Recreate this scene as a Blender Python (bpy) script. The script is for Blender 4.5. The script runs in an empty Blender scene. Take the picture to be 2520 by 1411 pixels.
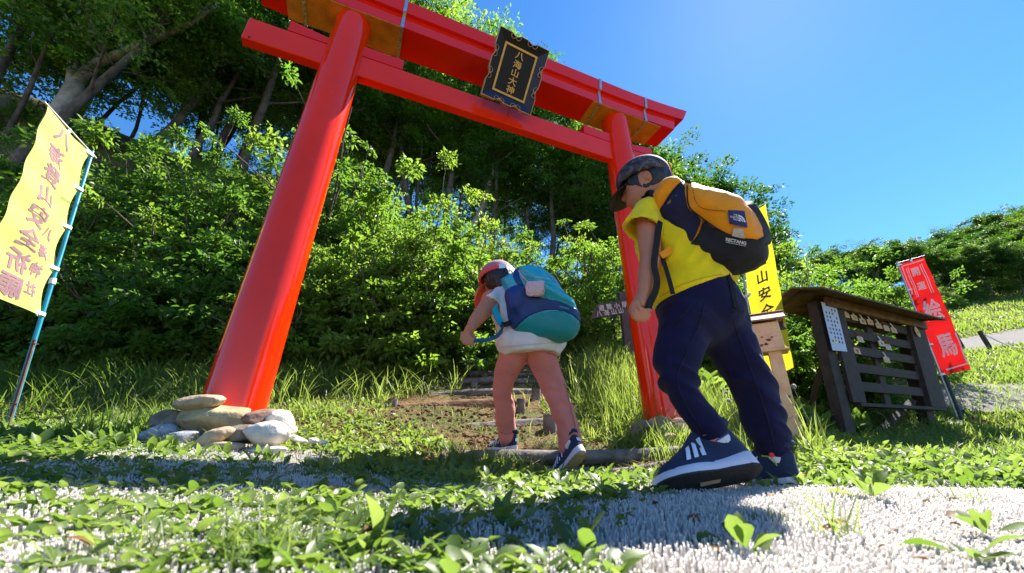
import bpy, math, random, time
import numpy as np
from mathutils import Vector, Matrix, Quaternion
T0 = time.time()
RAD = math.radians
sc = bpy.context.scene
col = sc.collection

# ------------------------------------------------------------------ camera, sky, sun, exposure
FPX, CXP, CYP = 941.38, 1260.0, 705.5           # focal length and centre, in pixels of the 2520 px photograph
PITCH, ROLL = RAD(24.168), 0.00526
cam_d = bpy.data.cameras.new('camera'); cam = bpy.data.objects.new('camera', cam_d); col.objects.link(cam)
cam_d.sensor_width = 36.0; cam_d.lens = FPX / 2520 * 36
cam_d.clip_start = 0.02; cam_d.clip_end = 2000
cam_d.dof.use_dof = True; cam_d.dof.focus_distance = 1.9; cam_d.dof.aperture_fstop = 5.0
cam.matrix_world = Matrix.Rotation(math.pi/2 + PITCH, 4, 'X') @ Matrix.Rotation(ROLL, 4, 'Z')
sc.camera = cam

SUN_EL, SUN_AZ = RAD(53), RAD(47)               # azimuth to the right of the viewing direction (+Y)
world = bpy.data.worlds.new('World'); sc.world = world; world.use_nodes = True
wn = world.node_tree; bg = wn.nodes['Background']
sky = wn.nodes.new('ShaderNodeTexSky'); sky.sky_type = 'NISHITA'; sky.sun_disc = False
sky.sun_elevation = SUN_EL; sky.sun_rotation = SUN_AZ
sky.altitude = 1500; sky.air_density = 1.0; sky.dust_density = 0.15; sky.ozone_density = 3.0
hs = wn.nodes.new('ShaderNodeHueSaturation'); hs.inputs['Saturation'].default_value = 1.26
wn.links.new(sky.outputs['Color'], hs.inputs['Color']); wn.links.new(hs.outputs['Color'], bg.inputs['Color']); bg.inputs['Strength'].default_value = 0.10
sun_d = bpy.data.lights.new('sun', 'SUN'); sun_d.energy = 5.0; sun_d.angle = RAD(0.53); sun_d.color = (1.0, 0.95, 0.86)
sun = bpy.data.objects.new('sun', sun_d); col.objects.link(sun)
sdir = Vector((math.sin(SUN_AZ)*math.cos(SUN_EL), math.cos(SUN_AZ)*math.cos(SUN_EL), math.sin(SUN_EL)))
sun.rotation_mode = 'QUATERNION'; sun.rotation_quaternion = sdir.to_track_quat('Z', 'Y')
sun.location = sdir * 50
vs = sc.view_settings; vs.view_transform = 'Standard'; vs.look = 'None'; vs.gamma = 1.0; vs.use_curve_mapping = False
vs.exposure = 1.55
sc.cycles.max_bounces = 6; sc.cycles.transparent_max_bounces = 4; sc.cycles.diffuse_bounces = 4; sc.cycles.transmission_bounces = 4; sc.cycles.glossy_bounces = 3
sc.cycles.caustics_reflective = False; sc.cycles.caustics_refractive = False

# ------------------------------------------------------------------ helpers
_cr, _sr = math.cos(-ROLL), math.sin(-ROLL)
def ray(px, py):
    """Direction (x, 1, z) through a pixel of the 2520 px photograph; the camera stands at the origin."""
    a = (px-CXP)/FPX; b = (CYP-py)/FPX
    X = _cr*a + _sr*b; Y = -_sr*a + _cr*b
    y = math.cos(PITCH) - Y*math.sin(PITCH); z = math.sin(PITCH) + Y*math.cos(PITCH)
    return np.array([X/y, 1.0, z/y])
def at(px, py, Y): return ray(px, py)*Y
def V(a): return Vector([float(t) for t in a])
def unit(v): v = np.asarray(v, float); return v/np.linalg.norm(v)

def tag(o, label=None, cat=None, group=None, kind=None):
    if label: o['label'] = label
    if cat: o['category'] = cat
    if group: o['group'] = group
    if kind: o['kind'] = kind
    return o
def empty(name, loc=(0, 0, 0), rot=None):
    o = bpy.data.objects.new(name, None); col.objects.link(o)
    o.empty_display_size = 0.05
    M = Matrix.Translation(V(loc))
    if rot is not None: M = M @ rot
    o.matrix_world = M
    return o
def link(name, me, parent=None, world_coords=True):
    """Link a mesh as one object; its vertices are in world space when world_coords is set."""
    o = bpy.data.objects.new(name, me); col.objects.link(o)
    if parent is not None:
        o.parent = parent
        if world_coords: o.matrix_parent_inverse = parent.matrix_world.inverted() if parent.parent is None else (parent.parent.matrix_world @ parent.matrix_parent_inverse @ parent.matrix_basis).inverted()
    return o
def mesh(name, verts, faces, mat=None, smooth=False):
    """verts (n,3) array; faces a list of lists, or an int array (m,k) of equal-sized faces."""
    me = bpy.data.meshes.new(name)
    verts = np.ascontiguousarray(verts, dtype=np.float32)
    if isinstance(faces, np.ndarray):
        m, k = faces.shape
        me.vertices.add(len(verts)); me.vertices.foreach_set('co', verts.ravel())
        me.loops.add(m*k); me.loops.foreach_set('vertex_index', np.ascontiguousarray(faces, dtype=np.int32).ravel())
        me.polygons.add(m); me.polygons.foreach_set('loop_start', np.arange(0, m*k, k, dtype=np.int32))
        me.update(calc_edges=True)
    else:
        me.from_pydata(verts.tolist(), [], [list(map(int, f)) for f in faces]); me.update()
    if mat: me.materials.append(mat)
    if smooth: me.polygons.foreach_set('use_smooth', np.ones(len(me.polygons), dtype=bool))
    return me
def add(name, verts, faces, mat, parent=None, smooth=False, world_coords=True):
    return link(name, mesh(name, verts, faces, mat, smooth), parent, world_coords)

class MB:
    """Collects simple solids in world space and builds ONE mesh object from them."""
    def __init__(s): s.v = []; s.f = []; s.n = 0
    def raw(s, v, f):
        v = np.asarray(v, float); s.v.append(v); s.f += [[i+s.n for i in q] for q in f]; s.n += len(v); return s
    def box(s, c, size, R=None, bev=0.0):
        hx, hy, hz = [t/2 for t in size]; b = min(bev, hx*.9, hy*.9, hz*.9)
        if b <= 0:
            v = np.array([(x*hx, y*hy, z*hz) for x in (-1, 1) for y in (-1, 1) for z in (-1, 1)])
            f = [(0, 1, 3, 2), (4, 6, 7, 5), (0, 4, 5, 1), (2, 3, 7, 6), (0, 2, 6, 4), (1, 5, 7, 3)]
        else:
            v = []; idx = {}
            for x in (-1, 1):
                for y in (-1, 1):
                    for z in (-1, 1):
                        for a in range(3):
                            p = [x*(hx-b), y*(hy-b), z*(hz-b)]; p[a] = (x*hx, y*hy, z*hz)[a]
                            idx[(x, y, z, a)] = len(v); v.append(p)
            f = []
            for a in range(3):
                o1, o2 = [k for k in range(3) if k != a]
                for sg in (-1, 1):
                    q = []
                    for s1, s2 in ((-1, -1), (1, -1), (1, 1), (-1, 1)):
                        k = [0, 0, 0]; k[a] = sg; k[o1] = s1; k[o2] = s2; q.append(idx[(*k, a)])
                    flip = (sg > 0) == (a == 1)
                    f.append(q[::-1] if flip else q)
            for a in range(3):        # bevel strips along axis a
                o1, o2 = [k for k in range(3) if k != a]
                for s1 in (-1, 1):
                    for s2 in (-1, 1):
                        def k_(sa, face):
                            k = [0, 0, 0]; k[a] = sa; k[o1] = s1; k[o2] = s2; return idx[(*k, face)]
                        q = [k_(-1, o1), k_(1, o1), k_(1, o2), k_(-1, o2)]
                        f.append(q)
            for x in (-1, 1):
                for y in (-1, 1):
                    for z in (-1, 1): f.append([idx[(x, y, z, a)] for a in range(3)])
            v = np.array(v)
        if R is not None: v = v @ np.asarray(R).T
        return s.raw(v + np.asarray(c), f)
    def hexa(s, eight):
        """Eight corners: bottom ring 0-3 then top ring 4-7."""
        return s.raw(eight, [(0, 3, 2, 1), (4, 5, 6, 7), (0, 1, 5, 4), (1, 2, 6, 5), (2, 3, 7, 6), (3, 0, 4, 7)])
    def tube(s, pts, radii, n=10, cap=True, flat=1.0, up=(0, 0, 1)):
        pts = np.asarray(pts, float); m = len(pts)
        radii = np.broadcast_to(np.asarray(radii, float), (m,))
        rings = []; prev = None
        for i in range(m):
            t = unit(pts[min(i+1, m-1)] - pts[max(i-1, 0)])
            a = prev if prev is not None else np.asarray(up, float)
            x = a - t*(a@t)
            if np.linalg.norm(x) < 1e-4: x = np.array([1., .3, .2]); x = x - t*(x@t)
            x = unit(x); y = np.cross(t, x); prev = x
            ang = np.linspace(0, 2*math.pi, n, endpoint=False)
            rings.append(pts[i] + radii[i]*(np.cos(ang)[:, None]*x*flat + np.sin(ang)[:, None]*y))
        v = np.concatenate(rings); f = []
        for i in range(m-1):
            for k in range(n): f.append((i*n+k, i*n+(k+1) % n, (i+1)*n+(k+1) % n, (i+1)*n+k))
        if cap: f.append(list(range(n))[::-1]); f.append([(m-1)*n+k for k in range(n)])
        return s.raw(v, f)
    def ribbon(s, pts, width, thick, across):
        """A flat strap following pts; across = direction(s) of its width."""
        pts = np.asarray(pts, float); m = len(pts); ac = np.broadcast_to(np.asarray(across, float), (m, 3)); v = []
        for i in range(m):
            t = unit(pts[min(i+1, m-1)]-pts[max(i-1, 0)]); a = unit(ac[i]-t*(ac[i]@t)); nn = np.cross(t, a)
            w = width if np.isscalar(width) else width[i]
            for p, q in ((-1, -1), (1, -1), (1, 1), (-1, 1)): v.append(pts[i]+a*p*w/2+nn*q*thick/2)
        f = []
        for i in range(m-1):
            for k in range(4): f.append((i*4+k, i*4+(k+1) % 4, (i+1)*4+(k+1) % 4, (i+1)*4+k))
        f.append((3, 2, 1, 0)); f.append(tuple((m-1)*4+k for k in range(4)))
        return s.raw(v, f)
    def build(s, name, mat, parent=None, smooth=False):
        return add(name, np.concatenate(s.v), s.f, mat, parent, smooth)
def auto_smooth(o, ang=35):
    me = o.data; me.polygons.foreach_set('use_smooth', np.ones(len(me.polygons), dtype=bool))
    me.set_sharp_from_angle(angle=RAD(ang)); return o
def basis(x, y=None, z=None):
    return np.stack([unit(x), unit(y), unit(z)], 1)
def rot_z(a): c, s_ = math.cos(a), math.sin(a); return np.array([[c, -s_, 0], [s_, c, 0], [0, 0, 1]])
def frame_from(x, up):
    x = unit(x); y = unit(np.cross(up, x)); return np.stack([x, y, np.cross(x, y)], 1)
def spline(pts, n):
    """Catmull-Rom through pts (array), n samples."""
    P = np.asarray(pts, float); P = np.vstack([2*P[0]-P[1], P, 2*P[-1]-P[-2]]); m = len(P)-3
    out = []
    for t in np.linspace(0, m, n):
        i = min(int(t), m-1); u = t-i; a, b, c, d = P[i:i+4]
        out.append(.5*((2*b)+(-a+c)*u+(2*a-5*b+4*c-d)*u*u+(-a+3*b-3*c+d)*u**3))
    return np.array(out)
def noise3(P, scale, seed=0):
    """Cheap smooth value noise in about [-1, 1] for an (n,3) array."""
    P = np.asarray(P, float)*scale + seed*17.31; i = np.floor(P).astype(np.int64); f = P-i; f = f*f*(3-2*f); out = 0
    for dx in (0, 1):
        for dy in (0, 1):
            for dz in (0, 1):
                h = (i[:, 0]+dx)*374761393 + (i[:, 1]+dy)*668265263 + (i[:, 2]+dz)*2147483647 + seed*1274126177
                h = (h ^ (h >> 13))*1274126177; h = (h ^ (h >> 16)) & 0xffff
                w = (f[:, 0] if dx else 1-f[:, 0])*(f[:, 1] if dy else 1-f[:, 1])*(f[:, 2] if dz else 1-f[:, 2])
                out = out + w*(h/32767.5-1)
    return out

# ------------------------------------------------------------------ materials
MATS = {}
def _nt(name):
    m = bpy.data.materials.new(name); m.use_nodes = True; MATS[name] = m
    return m, m.node_tree.nodes, m.node_tree.links, m.node_tree.nodes['Principled BSDF']
def ramp(N, stops):
    r = N.new('ShaderNodeValToRGB'); el = r.color_ramp.elements
    while len(el) < len(stops): el.new(0.5)
    for e, (p, c) in zip(el, stops): e.position = p; e.color = (*c, 1) if len(c) == 3 else c
    return r
def pm(name, base, rough=.6, var=.18, scale=12, bump=0.0, bscale=60, spec=.5, metal=0, coat=0, stretch=(1, 1, 1), base2=None, sheen=0, trans=0, detail=6):
    m, N, L, b = _nt(name)
    base = tuple(base); dark = base2 or tuple(c*(1-var) for c in base); lite = tuple(min(1, c*(1+var*.7)) for c in base)
    tc = N.new('ShaderNodeTexCoord'); mp = N.new('ShaderNodeMapping'); mp.inputs['Scale'].default_value = stretch
    L.new(tc.outputs['Object'], mp.inputs['Vector'])
    n = N.new('ShaderNodeTexNoise'); n.inputs['Scale'].default_value = scale; n.inputs['Detail'].default_value = detail; n.inputs['Roughness'].default_value = .6
    L.new(mp.outputs['Vector'], n.inputs['Vector'])
    r = ramp(N, [(.3, dark), (.55, base), (.75, lite)]); L.new(n.outputs['Fac'], r.inputs['Fac'])
    L.new(r.outputs['Color'], b.inputs['Base Color'])
    rr = N.new('ShaderNodeMapRange'); rr.inputs['To Min'].default_value = max(.02, rough-.08); rr.inputs['To Max'].default_value = min(1, rough+.08)
    L.new(n.outputs['Fac'], rr.inputs['Value']); L.new(rr.outputs['Result'], b.inputs['Roughness'])
    b.inputs['Specular IOR Level'].default_value = spec; b.inputs['Metallic'].default_value = metal; b.inputs['Coat Weight'].default_value = coat
    b.inputs['Coat Roughness'].default_value = .08
    if sheen: b.inputs['Sheen Weight'].default_value = sheen; b.inputs['Sheen Roughness'].default_value = .5
    if bump:
        n2 = N.new('ShaderNodeTexNoise'); n2.inputs['Scale'].default_value = bscale; n2.inputs['Detail'].default_value = 8
        L.new(mp.outputs['Vector'], n2.inputs['Vector'])
        bp = N.new('ShaderNodeBump'); bp.inputs['Strength'].default_value = bump; bp.inputs['Distance'].default_value = .01
        L.new(n2.outputs['Fac'], bp.inputs['Height']); L.new(bp.outputs['Normal'], b.inputs['Normal'])
    if trans:
        t = N.new('ShaderNodeBsdfTranslucent'); L.new(r.outputs['Color'], t.inputs['Color'])
        mx = N.new('ShaderNodeMixShader'); mx.inputs['Fac'].default_value = trans
        L.new(b.outputs['BSDF'], mx.inputs[1]); L.new(t.outputs['BSDF'], mx.inputs[2])
        L.new(mx.outputs['Shader'], N['Material Output'].inputs['Surface'])
    return m
def leaf_mat(name, dark, lite, tr_dark, tr_lite, trans=.5, gloss=.35, rough=.4, plants=False):
    """Leaves: per-leaf colour from the mesh attribute 'v', light shining through the blade."""
    m, N, L, b = _nt(name)
    a = N.new('ShaderNodeAttribute'); a.attribute_name = 'v'
    r1 = ramp(N, [(0, dark), (1, lite)]); r2 = ramp(N, [(0, tr_dark), (1, tr_lite)])
    L.new(a.outputs['Fac'], r1.inputs['Fac']); L.new(a.outputs['Fac'], r2.inputs['Fac'])
    oi = N.new('ShaderNodeObjectInfo')           # each plant has its own shade of green
    def own(r):
        h = N.new('ShaderNodeHueSaturation'); q = N.new('ShaderNodeMapRange'); q.inputs['To Min'].default_value = .485; q.inputs['To Max'].default_value = .525; L.new(oi.outputs['Random'], q.inputs['Value']); L.new(q.outputs['Result'], h.inputs['Hue'])
        w = N.new('ShaderNodeMapRange'); w.inputs['To Min'].default_value = 1.25; w.inputs['To Max'].default_value = .75; L.new(oi.outputs['Random'], w.inputs['Value']); L.new(w.outputs['Result'], h.inputs['Value']); L.new(r.outputs['Color'], h.inputs['Color']); return h
    if plants: r1, r2 = own(r1), own(r2)
    L.new(r1.outputs['Color'], b.inputs['Base Color']); b.inputs['Roughness'].default_value = rough; b.inputs['Specular IOR Level'].default_value = gloss
    t = N.new('ShaderNodeBsdfTranslucent'); L.new(r2.outputs['Color'], t.inputs['Color'])
    mx = N.new('ShaderNodeMixShader'); mx.inputs['Fac'].default_value = trans
    L.new(b.outputs['BSDF'], mx.inputs[1]); L.new(t.outputs['BSDF'], mx.inputs[2]); L.new(mx.outputs['Shader'], N['Material Output'].inputs['Surface'])
    return m
def set_v(me, v):
    a = me.attributes.new('v', 'FLOAT', 'POINT'); a.data.foreach_set('value', np.ascontiguousarray(v, dtype=np.float32))

# ------------------------------------------------------------------ leaves
def frames(nrm, up_rand):
    """Orthonormal leaf frames: nrm (n,3) leaf normals; random direction of the leaf axis."""
    n = nrm/np.linalg.norm(nrm, axis=1)[:, None]; a = up_rand - n*(up_rand*n).sum(1)[:, None]; a /= np.linalg.norm(a, axis=1)[:, None]+1e-9
    return a, np.cross(n, a), n
def leaves6(P, A, B, Nn, ln, wd, fold=.25, droop=.15):
    """Pointed folded leaves: two quads each. A axis, B width, Nn normal."""
    n = len(P); ln = ln[:, None]; wd = wd[:, None]
    s = [P, P+A*ln*.32+B*wd*.5+Nn*wd*fold, P+A*ln*.68+B*wd*.38+Nn*(wd*fold*.8-ln*droop*.4), P+A*ln-Nn*ln*droop, P+A*ln*.68-B*wd*.38+Nn*(wd*fold*.8-ln*droop*.4), P+A*ln*.32-B*wd*.5+Nn*wd*fold]
    v = np.stack(s, 1).reshape(-1, 3); b = (np.arange(n)*6)[:, None]
    f = np.concatenate([b+np.array([[0, 1, 2, 3]]), b+np.array([[0, 3, 4, 5]])]); return v, f
def leaves4(P, A, B, Nn, ln, wd, fold=.2):
    n = len(P); ln = ln[:, None]; wd = wd[:, None]
    v = np.stack([P, P+A*ln*.45+B*wd*.5+Nn*wd*fold, P+A*ln, P+A*ln*.45-B*wd*.5+Nn*wd*fold], 1).reshape(-1, 3)
    return v, (np.arange(n)*4)[:, None]+np.arange(4)[None]

# ------------------------------------------------------------------ lettering
_tc = {}
def glyphs(body, off=0.0):
    """(verts (n,2) centred on the box of the text, faces) of a line of text, height of a full character = 1."""
    k = (body, off)
    if k not in _tc:
        c = bpy.data.curves.new('t', 'FONT'); c.body = body; c.resolution_u = 3; c.fill_mode = 'FRONT'
        if off: c.bevel_depth = off; c.bevel_resolution = 0
        o = bpy.data.objects.new('t', c); col.objects.link(o)
        dg = bpy.context.evaluated_depsgraph_get(); dg.update()
        me = bpy.data.meshes.new_from_object(o.evaluated_get(dg))
        w = np.array([x.co[:] for x in me.vertices]); v = w[:, :2]
        f = [list(p.vertices) for p in me.polygons if w[list(p.vertices), 2].mean() > -1e-5]      # the face and its swollen rim
        f = [q if (lambda A: (A[1][0]-A[0][0])*(A[2][1]-A[0][1])-(A[1][1]-A[0][1])*(A[2][0]-A[0][0]))(v[q[:3]]) >= 0 else q[::-1] for q in f]
        bpy.data.objects.remove(o); bpy.data.curves.remove(c); bpy.data.meshes.remove(me)
        v = v - (v.max(0)+v.min(0))/2; _tc[k] = (v, f)
    return _tc[k]
def lettering(name, items, place, mat, parent, off=.02):
    """items: (text, u, v, size[, squeeze]); place(uv (n,2)) -> world (n,3). One part for each printed character."""
    for it in items:
        t, u, v, s = it[:4]; q = it[4] if len(it) > 4 else 1.0
        g, f = glyphs(t, off); uv = g*s*np.array([q, 1.0]) + np.array([u, v]); MB().raw(place(uv), f).build(name, mat, parent)
ORD = 'first second third fourth fifth sixth seventh eighth ninth tenth eleventh twelfth thirteenth fourteenth fifteenth sixteenth seventeenth eighteenth nineteenth twentieth'.split()
def nth(i): return ORD[i] if i < 20 else ('twenty-'+ORD[i-20] if i < 29 else ('thirtieth' if i == 29 else 'thirty-'+ORD[i-30]))
def number_left_to_right(objs, what, where):
    """Give look-alikes a label by their place in the row, counted from the left of the picture."""
    for i, o in enumerate(sorted(objs, key=lambda q: q.location.x/max(q.location.y, .1))): o['label'] = what+', '+nth(i)+' from the left '+where
# ------------------------------------------------------------------ terrain
_cp = [  # x, y, z of the ground (camera at z = 0)
 (0, .3, -.118), (0, .6, -.112), (-.6, .5, -.095), (.6, .5, -.112), (-1.3, .6, -.05), (1.3, .6, -.105), (2.5, .5, -.10), (-2.5, .6, .02), (0, -1.5, -.14), (-3, -2, 0), (3, -2, -.2), (0, -6, -.3),
 (.74, 1.1, -.083), (.38, 1.05, -.083), (1.5, 1.2, -.07), (-.3, 1.2, -.06), (-.9, 1.3, -.0), (-1.8, 1.4, .07), (.1, 1.65, -.055), (.35, 1.8, -.052), (-.5, 1.75, .01), (1.0, 1.7, -.04), (2.2, 1.6, -.04), (3.6, 1.6, -.05),
 (-1.095, 1.567, .06), (.905, 2.384, .10), (.8, 2.2, .065), (.15, 2.05, .03), (.25, 2.35, .13), (-.5, 2.3, .17), (-1.8, 2.3, .24), (-2.6, 2.1, .125), (-3.6, 2.1, .16),
 (.2, 2.8, .32), (.1, 3.4, .56), (.2, 4.2, .92), (-.8, 3.0, .45), (-2.9, 2.9, .53), (-1.8, 3.0, .55), (-4.5, 3.0, .6), (.9, 3.2, .52), (1.2, 3.9, .86), (1.9, 3.2, .30), (1.73, 2.5, .10), (1.3, 2.0, .0),
 (2.746, 3.3, .142), (3.945, 3.75, .27), (4.75, 4.3, .31), (3.5, 3.0, .08), (5, 3.2, .2), (4.6, 4.7, .77), (5.6, 4.6, .57), (7.5, 6.0, 1.18), (9.6, 7.5, 1.88), (12.5, 9.5, 2.9), (19.5, 14, 5.4), (29, 20, 9.3), (46, 30, 15.5), (20, 4, 2.2), (40, 4, 5), (6, 6.6, 1.35), (9, 9.6, 2.7), (14, 15, 5.2), (22, 24, 9.8),
 (-3, 4.4, 1.35), (-1.2, 4.4, 1.15), (.4, 5.4, 1.45), (2.2, 5.0, 1.15), (3.4, 5.4, 1.05),
 (-5.5, 4.8, 2.6), (-8.5, 6.3, 5.7), (-5.4, 6.2, 4.3), (-3.2, 6.4, 3.6), (-6.5, 7.6, 6.3), (-4.2, 8.2, 6.1), (-1.4, 7.4, 3.8), (-1.6, 9.6, 5.9), (1.0, 8.0, 3.4), (1.2, 10.8, 5.4), (4, 9.0, 3.3), (4.5, 13, 5.0), (8, 16, 6.2), (-12, 4, 5), (-14, 9, 10),
 (-12, 16, 10), (-4, 16, 8.0), (3, 20, 7.5), (10, 26, 9), (20, 36, 13), (-30, 20, 16), (-30, 50, 16), (0, 50, 10), (30, 60, 20), (70, 60, 26), (70, 20, 14), (-60, 10, 18), (-60, 80, 20), (70, 90, 28), (0, 90, 12), (-60, -10, 4), (70, -10, 2), (-12, -6, 2), (12, -6, -.6)]
_cp = np.array(_cp, float)
def _warp(x, y): return np.stack([np.arcsinh(np.asarray(x, float)/1.2), np.arcsinh(np.asarray(y, float)/1.2)], -1)
def _wt(x, y): return 1+.7*np.hypot(x, y)
def _ker(r2): return np.where(r2 > 1e-12, r2*np.log(np.maximum(r2, 1e-12)), 0)
_W = _warp(_cp[:, 0], _cp[:, 1]); _n = len(_W)
_A = np.zeros((_n+3, _n+3)); _A[:_n, :_n] = _ker(((_W[:, None]-_W[None])**2).sum(-1)) + np.eye(_n)*2e-3
_A[:_n, _n] = 1; _A[:_n, _n+1:] = _W; _A[_n, :_n] = 1; _A[_n+1:, :_n] = _W.T
_co = np.linalg.solve(_A, np.concatenate([_cp[:, 2]/_wt(_cp[:, 0], _cp[:, 1]), np.zeros(3)]))
def H(x, y):
    x = np.asarray(x, float); y = np.asarray(y, float); sh = np.broadcast(x, y).shape
    x = np.broadcast_to(x, sh).ravel(); y = np.broadcast_to(y, sh).ravel(); out = np.empty(x.size)
    for i in range(0, x.size, 60000):
        w = _warp(x[i:i+60000], y[i:i+60000])
        r2 = (w**2).sum(1)[:, None] + (_W**2).sum(1)[None] - 2*w@_W.T
        out[i:i+60000] = (_ker(np.maximum(r2, 0))@_co[:_n] + _co[_n] + w@_co[_n+1:])*_wt(x[i:i+60000], y[i:i+60000])
    n = np.stack([x, y, x*0], 1); a = np.clip(np.hypot(x, y)/3, 0, 1)
    out = out + noise3(n, 2.2, 3)*.018*a + noise3(n, 6.5, 5)*.006 + noise3(n, .5, 9)*.12*np.clip((np.hypot(x, y)-5)/10, 0, 1)
    return out.reshape(sh)
def h1(x, y): return float(H(np.array([x]), np.array([y]))[0])
# fast lookup on the grid that is also the ground mesh
_gx = np.sinh(np.linspace(math.asinh(-75/1.2), math.asinh(85/1.2), 330))*1.2
_gy = np.sinh(np.linspace(math.asinh(-12/1.2), math.asinh(95/1.2), 250))*1.2
GX, GY = np.meshgrid(_gx, _gy, indexing='ij'); GZ = H(GX, GY)
def Hf(x, y):
    i = np.clip(np.searchsorted(_gx, x)-1, 0, len(_gx)-2); j = np.clip(np.searchsorted(_gy, y)-1, 0, len(_gy)-2)
    u = (x-_gx[i])/(_gx[i+1]-_gx[i]); v = (y-_gy[j])/(_gy[j+1]-_gy[j])
    return GZ[i, j]*(1-u)*(1-v)+GZ[i+1, j]*u*(1-v)+GZ[i, j+1]*(1-u)*v+GZ[i+1, j+1]*u*v
def ground_at(px, py, y0=.3, y1=90):
    """Where the line of sight of a pixel meets the ground; None when it passes over it."""
    d = ray(px, py); ys = np.geomspace(y0, y1, 900)
    below = d[2]*ys < Hf(d[0]*ys, ys)
    if not below.any(): return None
    y = ys[int(np.argmax(below))]; return np.array([d[0]*y, y, float(Hf(np.array([d[0]*y]), np.array([y]))[0])])
def on_ground(x, y): return np.array([x, y, float(Hf(np.array([float(x)]), np.array([float(y)]))[0])])

def grid_faces(nx, ny):
    i, j = np.meshgrid(np.arange(nx-1), np.arange(ny-1), indexing='ij'); a = (i*ny+j).ravel()
    return np.stack([a, a+ny, a+ny+1, a+1], 1)
# soil: brown earth, dry thatch and moss, mixed by noise
m, N, L, b = _nt('soil')
tc = N.new('ShaderNodeTexCoord'); n1 = N.new('ShaderNodeTexNoise'); n1.inputs['Scale'].default_value = 2.6; n1.inputs['Detail'].default_value = 8; n1.inputs['Roughness'].default_value = .7
n2 = N.new('ShaderNodeTexNoise'); n2.inputs['Scale'].default_value = 45; n2.inputs['Detail'].default_value = 6
L.new(tc.outputs['Object'], n1.inputs['Vector']); L.new(tc.outputs['Object'], n2.inputs['Vector'])
r1 = ramp(N, [(.32, (.10, .052, .022)), (.46, (.17, .10, .05)), (.56, (.10, .11, .035)), (.7, (.07, .12, .022))])
L.new(n1.outputs['Fac'], r1.inputs['Fac'])
mx = N.new('ShaderNodeMix'); mx.data_type = 'RGBA'; mx.blend_type = 'MULTIPLY'; mx.inputs['Factor'].default_value = .8
r2 = ramp(N, [(.3, (.45, .45, .45)), (.7, (1.25, 1.2, 1.1))]); L.new(n2.outputs['Fac'], r2.inputs['Fac'])
L.new(r1.outputs['Color'], mx.inputs['A']); L.new(r2.outputs['Color'], mx.inputs['B']); L.new(mx.outputs['Result'], b.inputs['Base Color'])
b.inputs['Roughness'].default_value = .95; b.inputs['Specular IOR Level'].default_value = .15
bp = N.new('ShaderNodeBump'); bp.inputs['Strength'].default_value = .8; bp.inputs['Distance'].default_value = .02; L.new(n2.outputs['Fac'], bp.inputs['Height']); L.new(bp.outputs['Normal'], b.inputs['Normal'])
SOIL = m
ground = add('ground', np.stack([GX, GY, GZ], -1).reshape(-1, 3), grid_faces(len(_gx), len(_gy)), SOIL, smooth=True)
tag(ground, 'sloping earth and turf ground rising from the mat to the wooded hill', kind='structure')

# grey gravel tracks behind the votive board
pm('gravel', (.30, .27, .24), .95, .45, 70, bump=1.0, bscale=160, spec=.15)
def strip(name, cl, half, mat, lift):
    c = spline(np.array(cl, float), 60); v = []; nw = 12
    t = np.gradient(c, axis=0); t /= np.linalg.norm(t, axis=1)[:, None]; nn = np.stack([-t[:, 1], t[:, 0]], 1)
    for k in range(nw):
        q = c[:, :2] + nn*(np.linspace(-1, 1, nw)[k]*half*(1+.15*noise3(np.stack([c[:, 0], c[:, 1], c[:, 0]*0+k//6], 1), 1.1, 4)))[:, None]
        v.append(np.stack([q[:, 0], q[:, 1], Hf(q[:, 0], q[:, 1])+lift], 1))
    return add(name, np.stack(v, 1).reshape(-1, 3), grid_faces(60, nw), mat, smooth=True)
g1 = strip('gravel_path', [(2.6, 6.4, 0), (4.0, 5.5, 0), (5.2, 5.1, 0), (6.8, 4.9, 0), (9, 4.6, 0), (14, 4, 0)], .62, MATS['gravel'], .025)
tag(g1, 'grey gravel path passing behind the votive board', kind='structure')
g2 = strip('gravel_path', [(8.6, 9.6, 0), (10.2, 9.0, 0), (12.5, 9.2, 0), (15.5, 9.6, 0), (22, 9.8, 0)], .45, MATS['gravel'], .05)
tag(g2, 'far gravel path crossing the meadow slope', kind='structure')
print('terrain', time.time()-T0)
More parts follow.
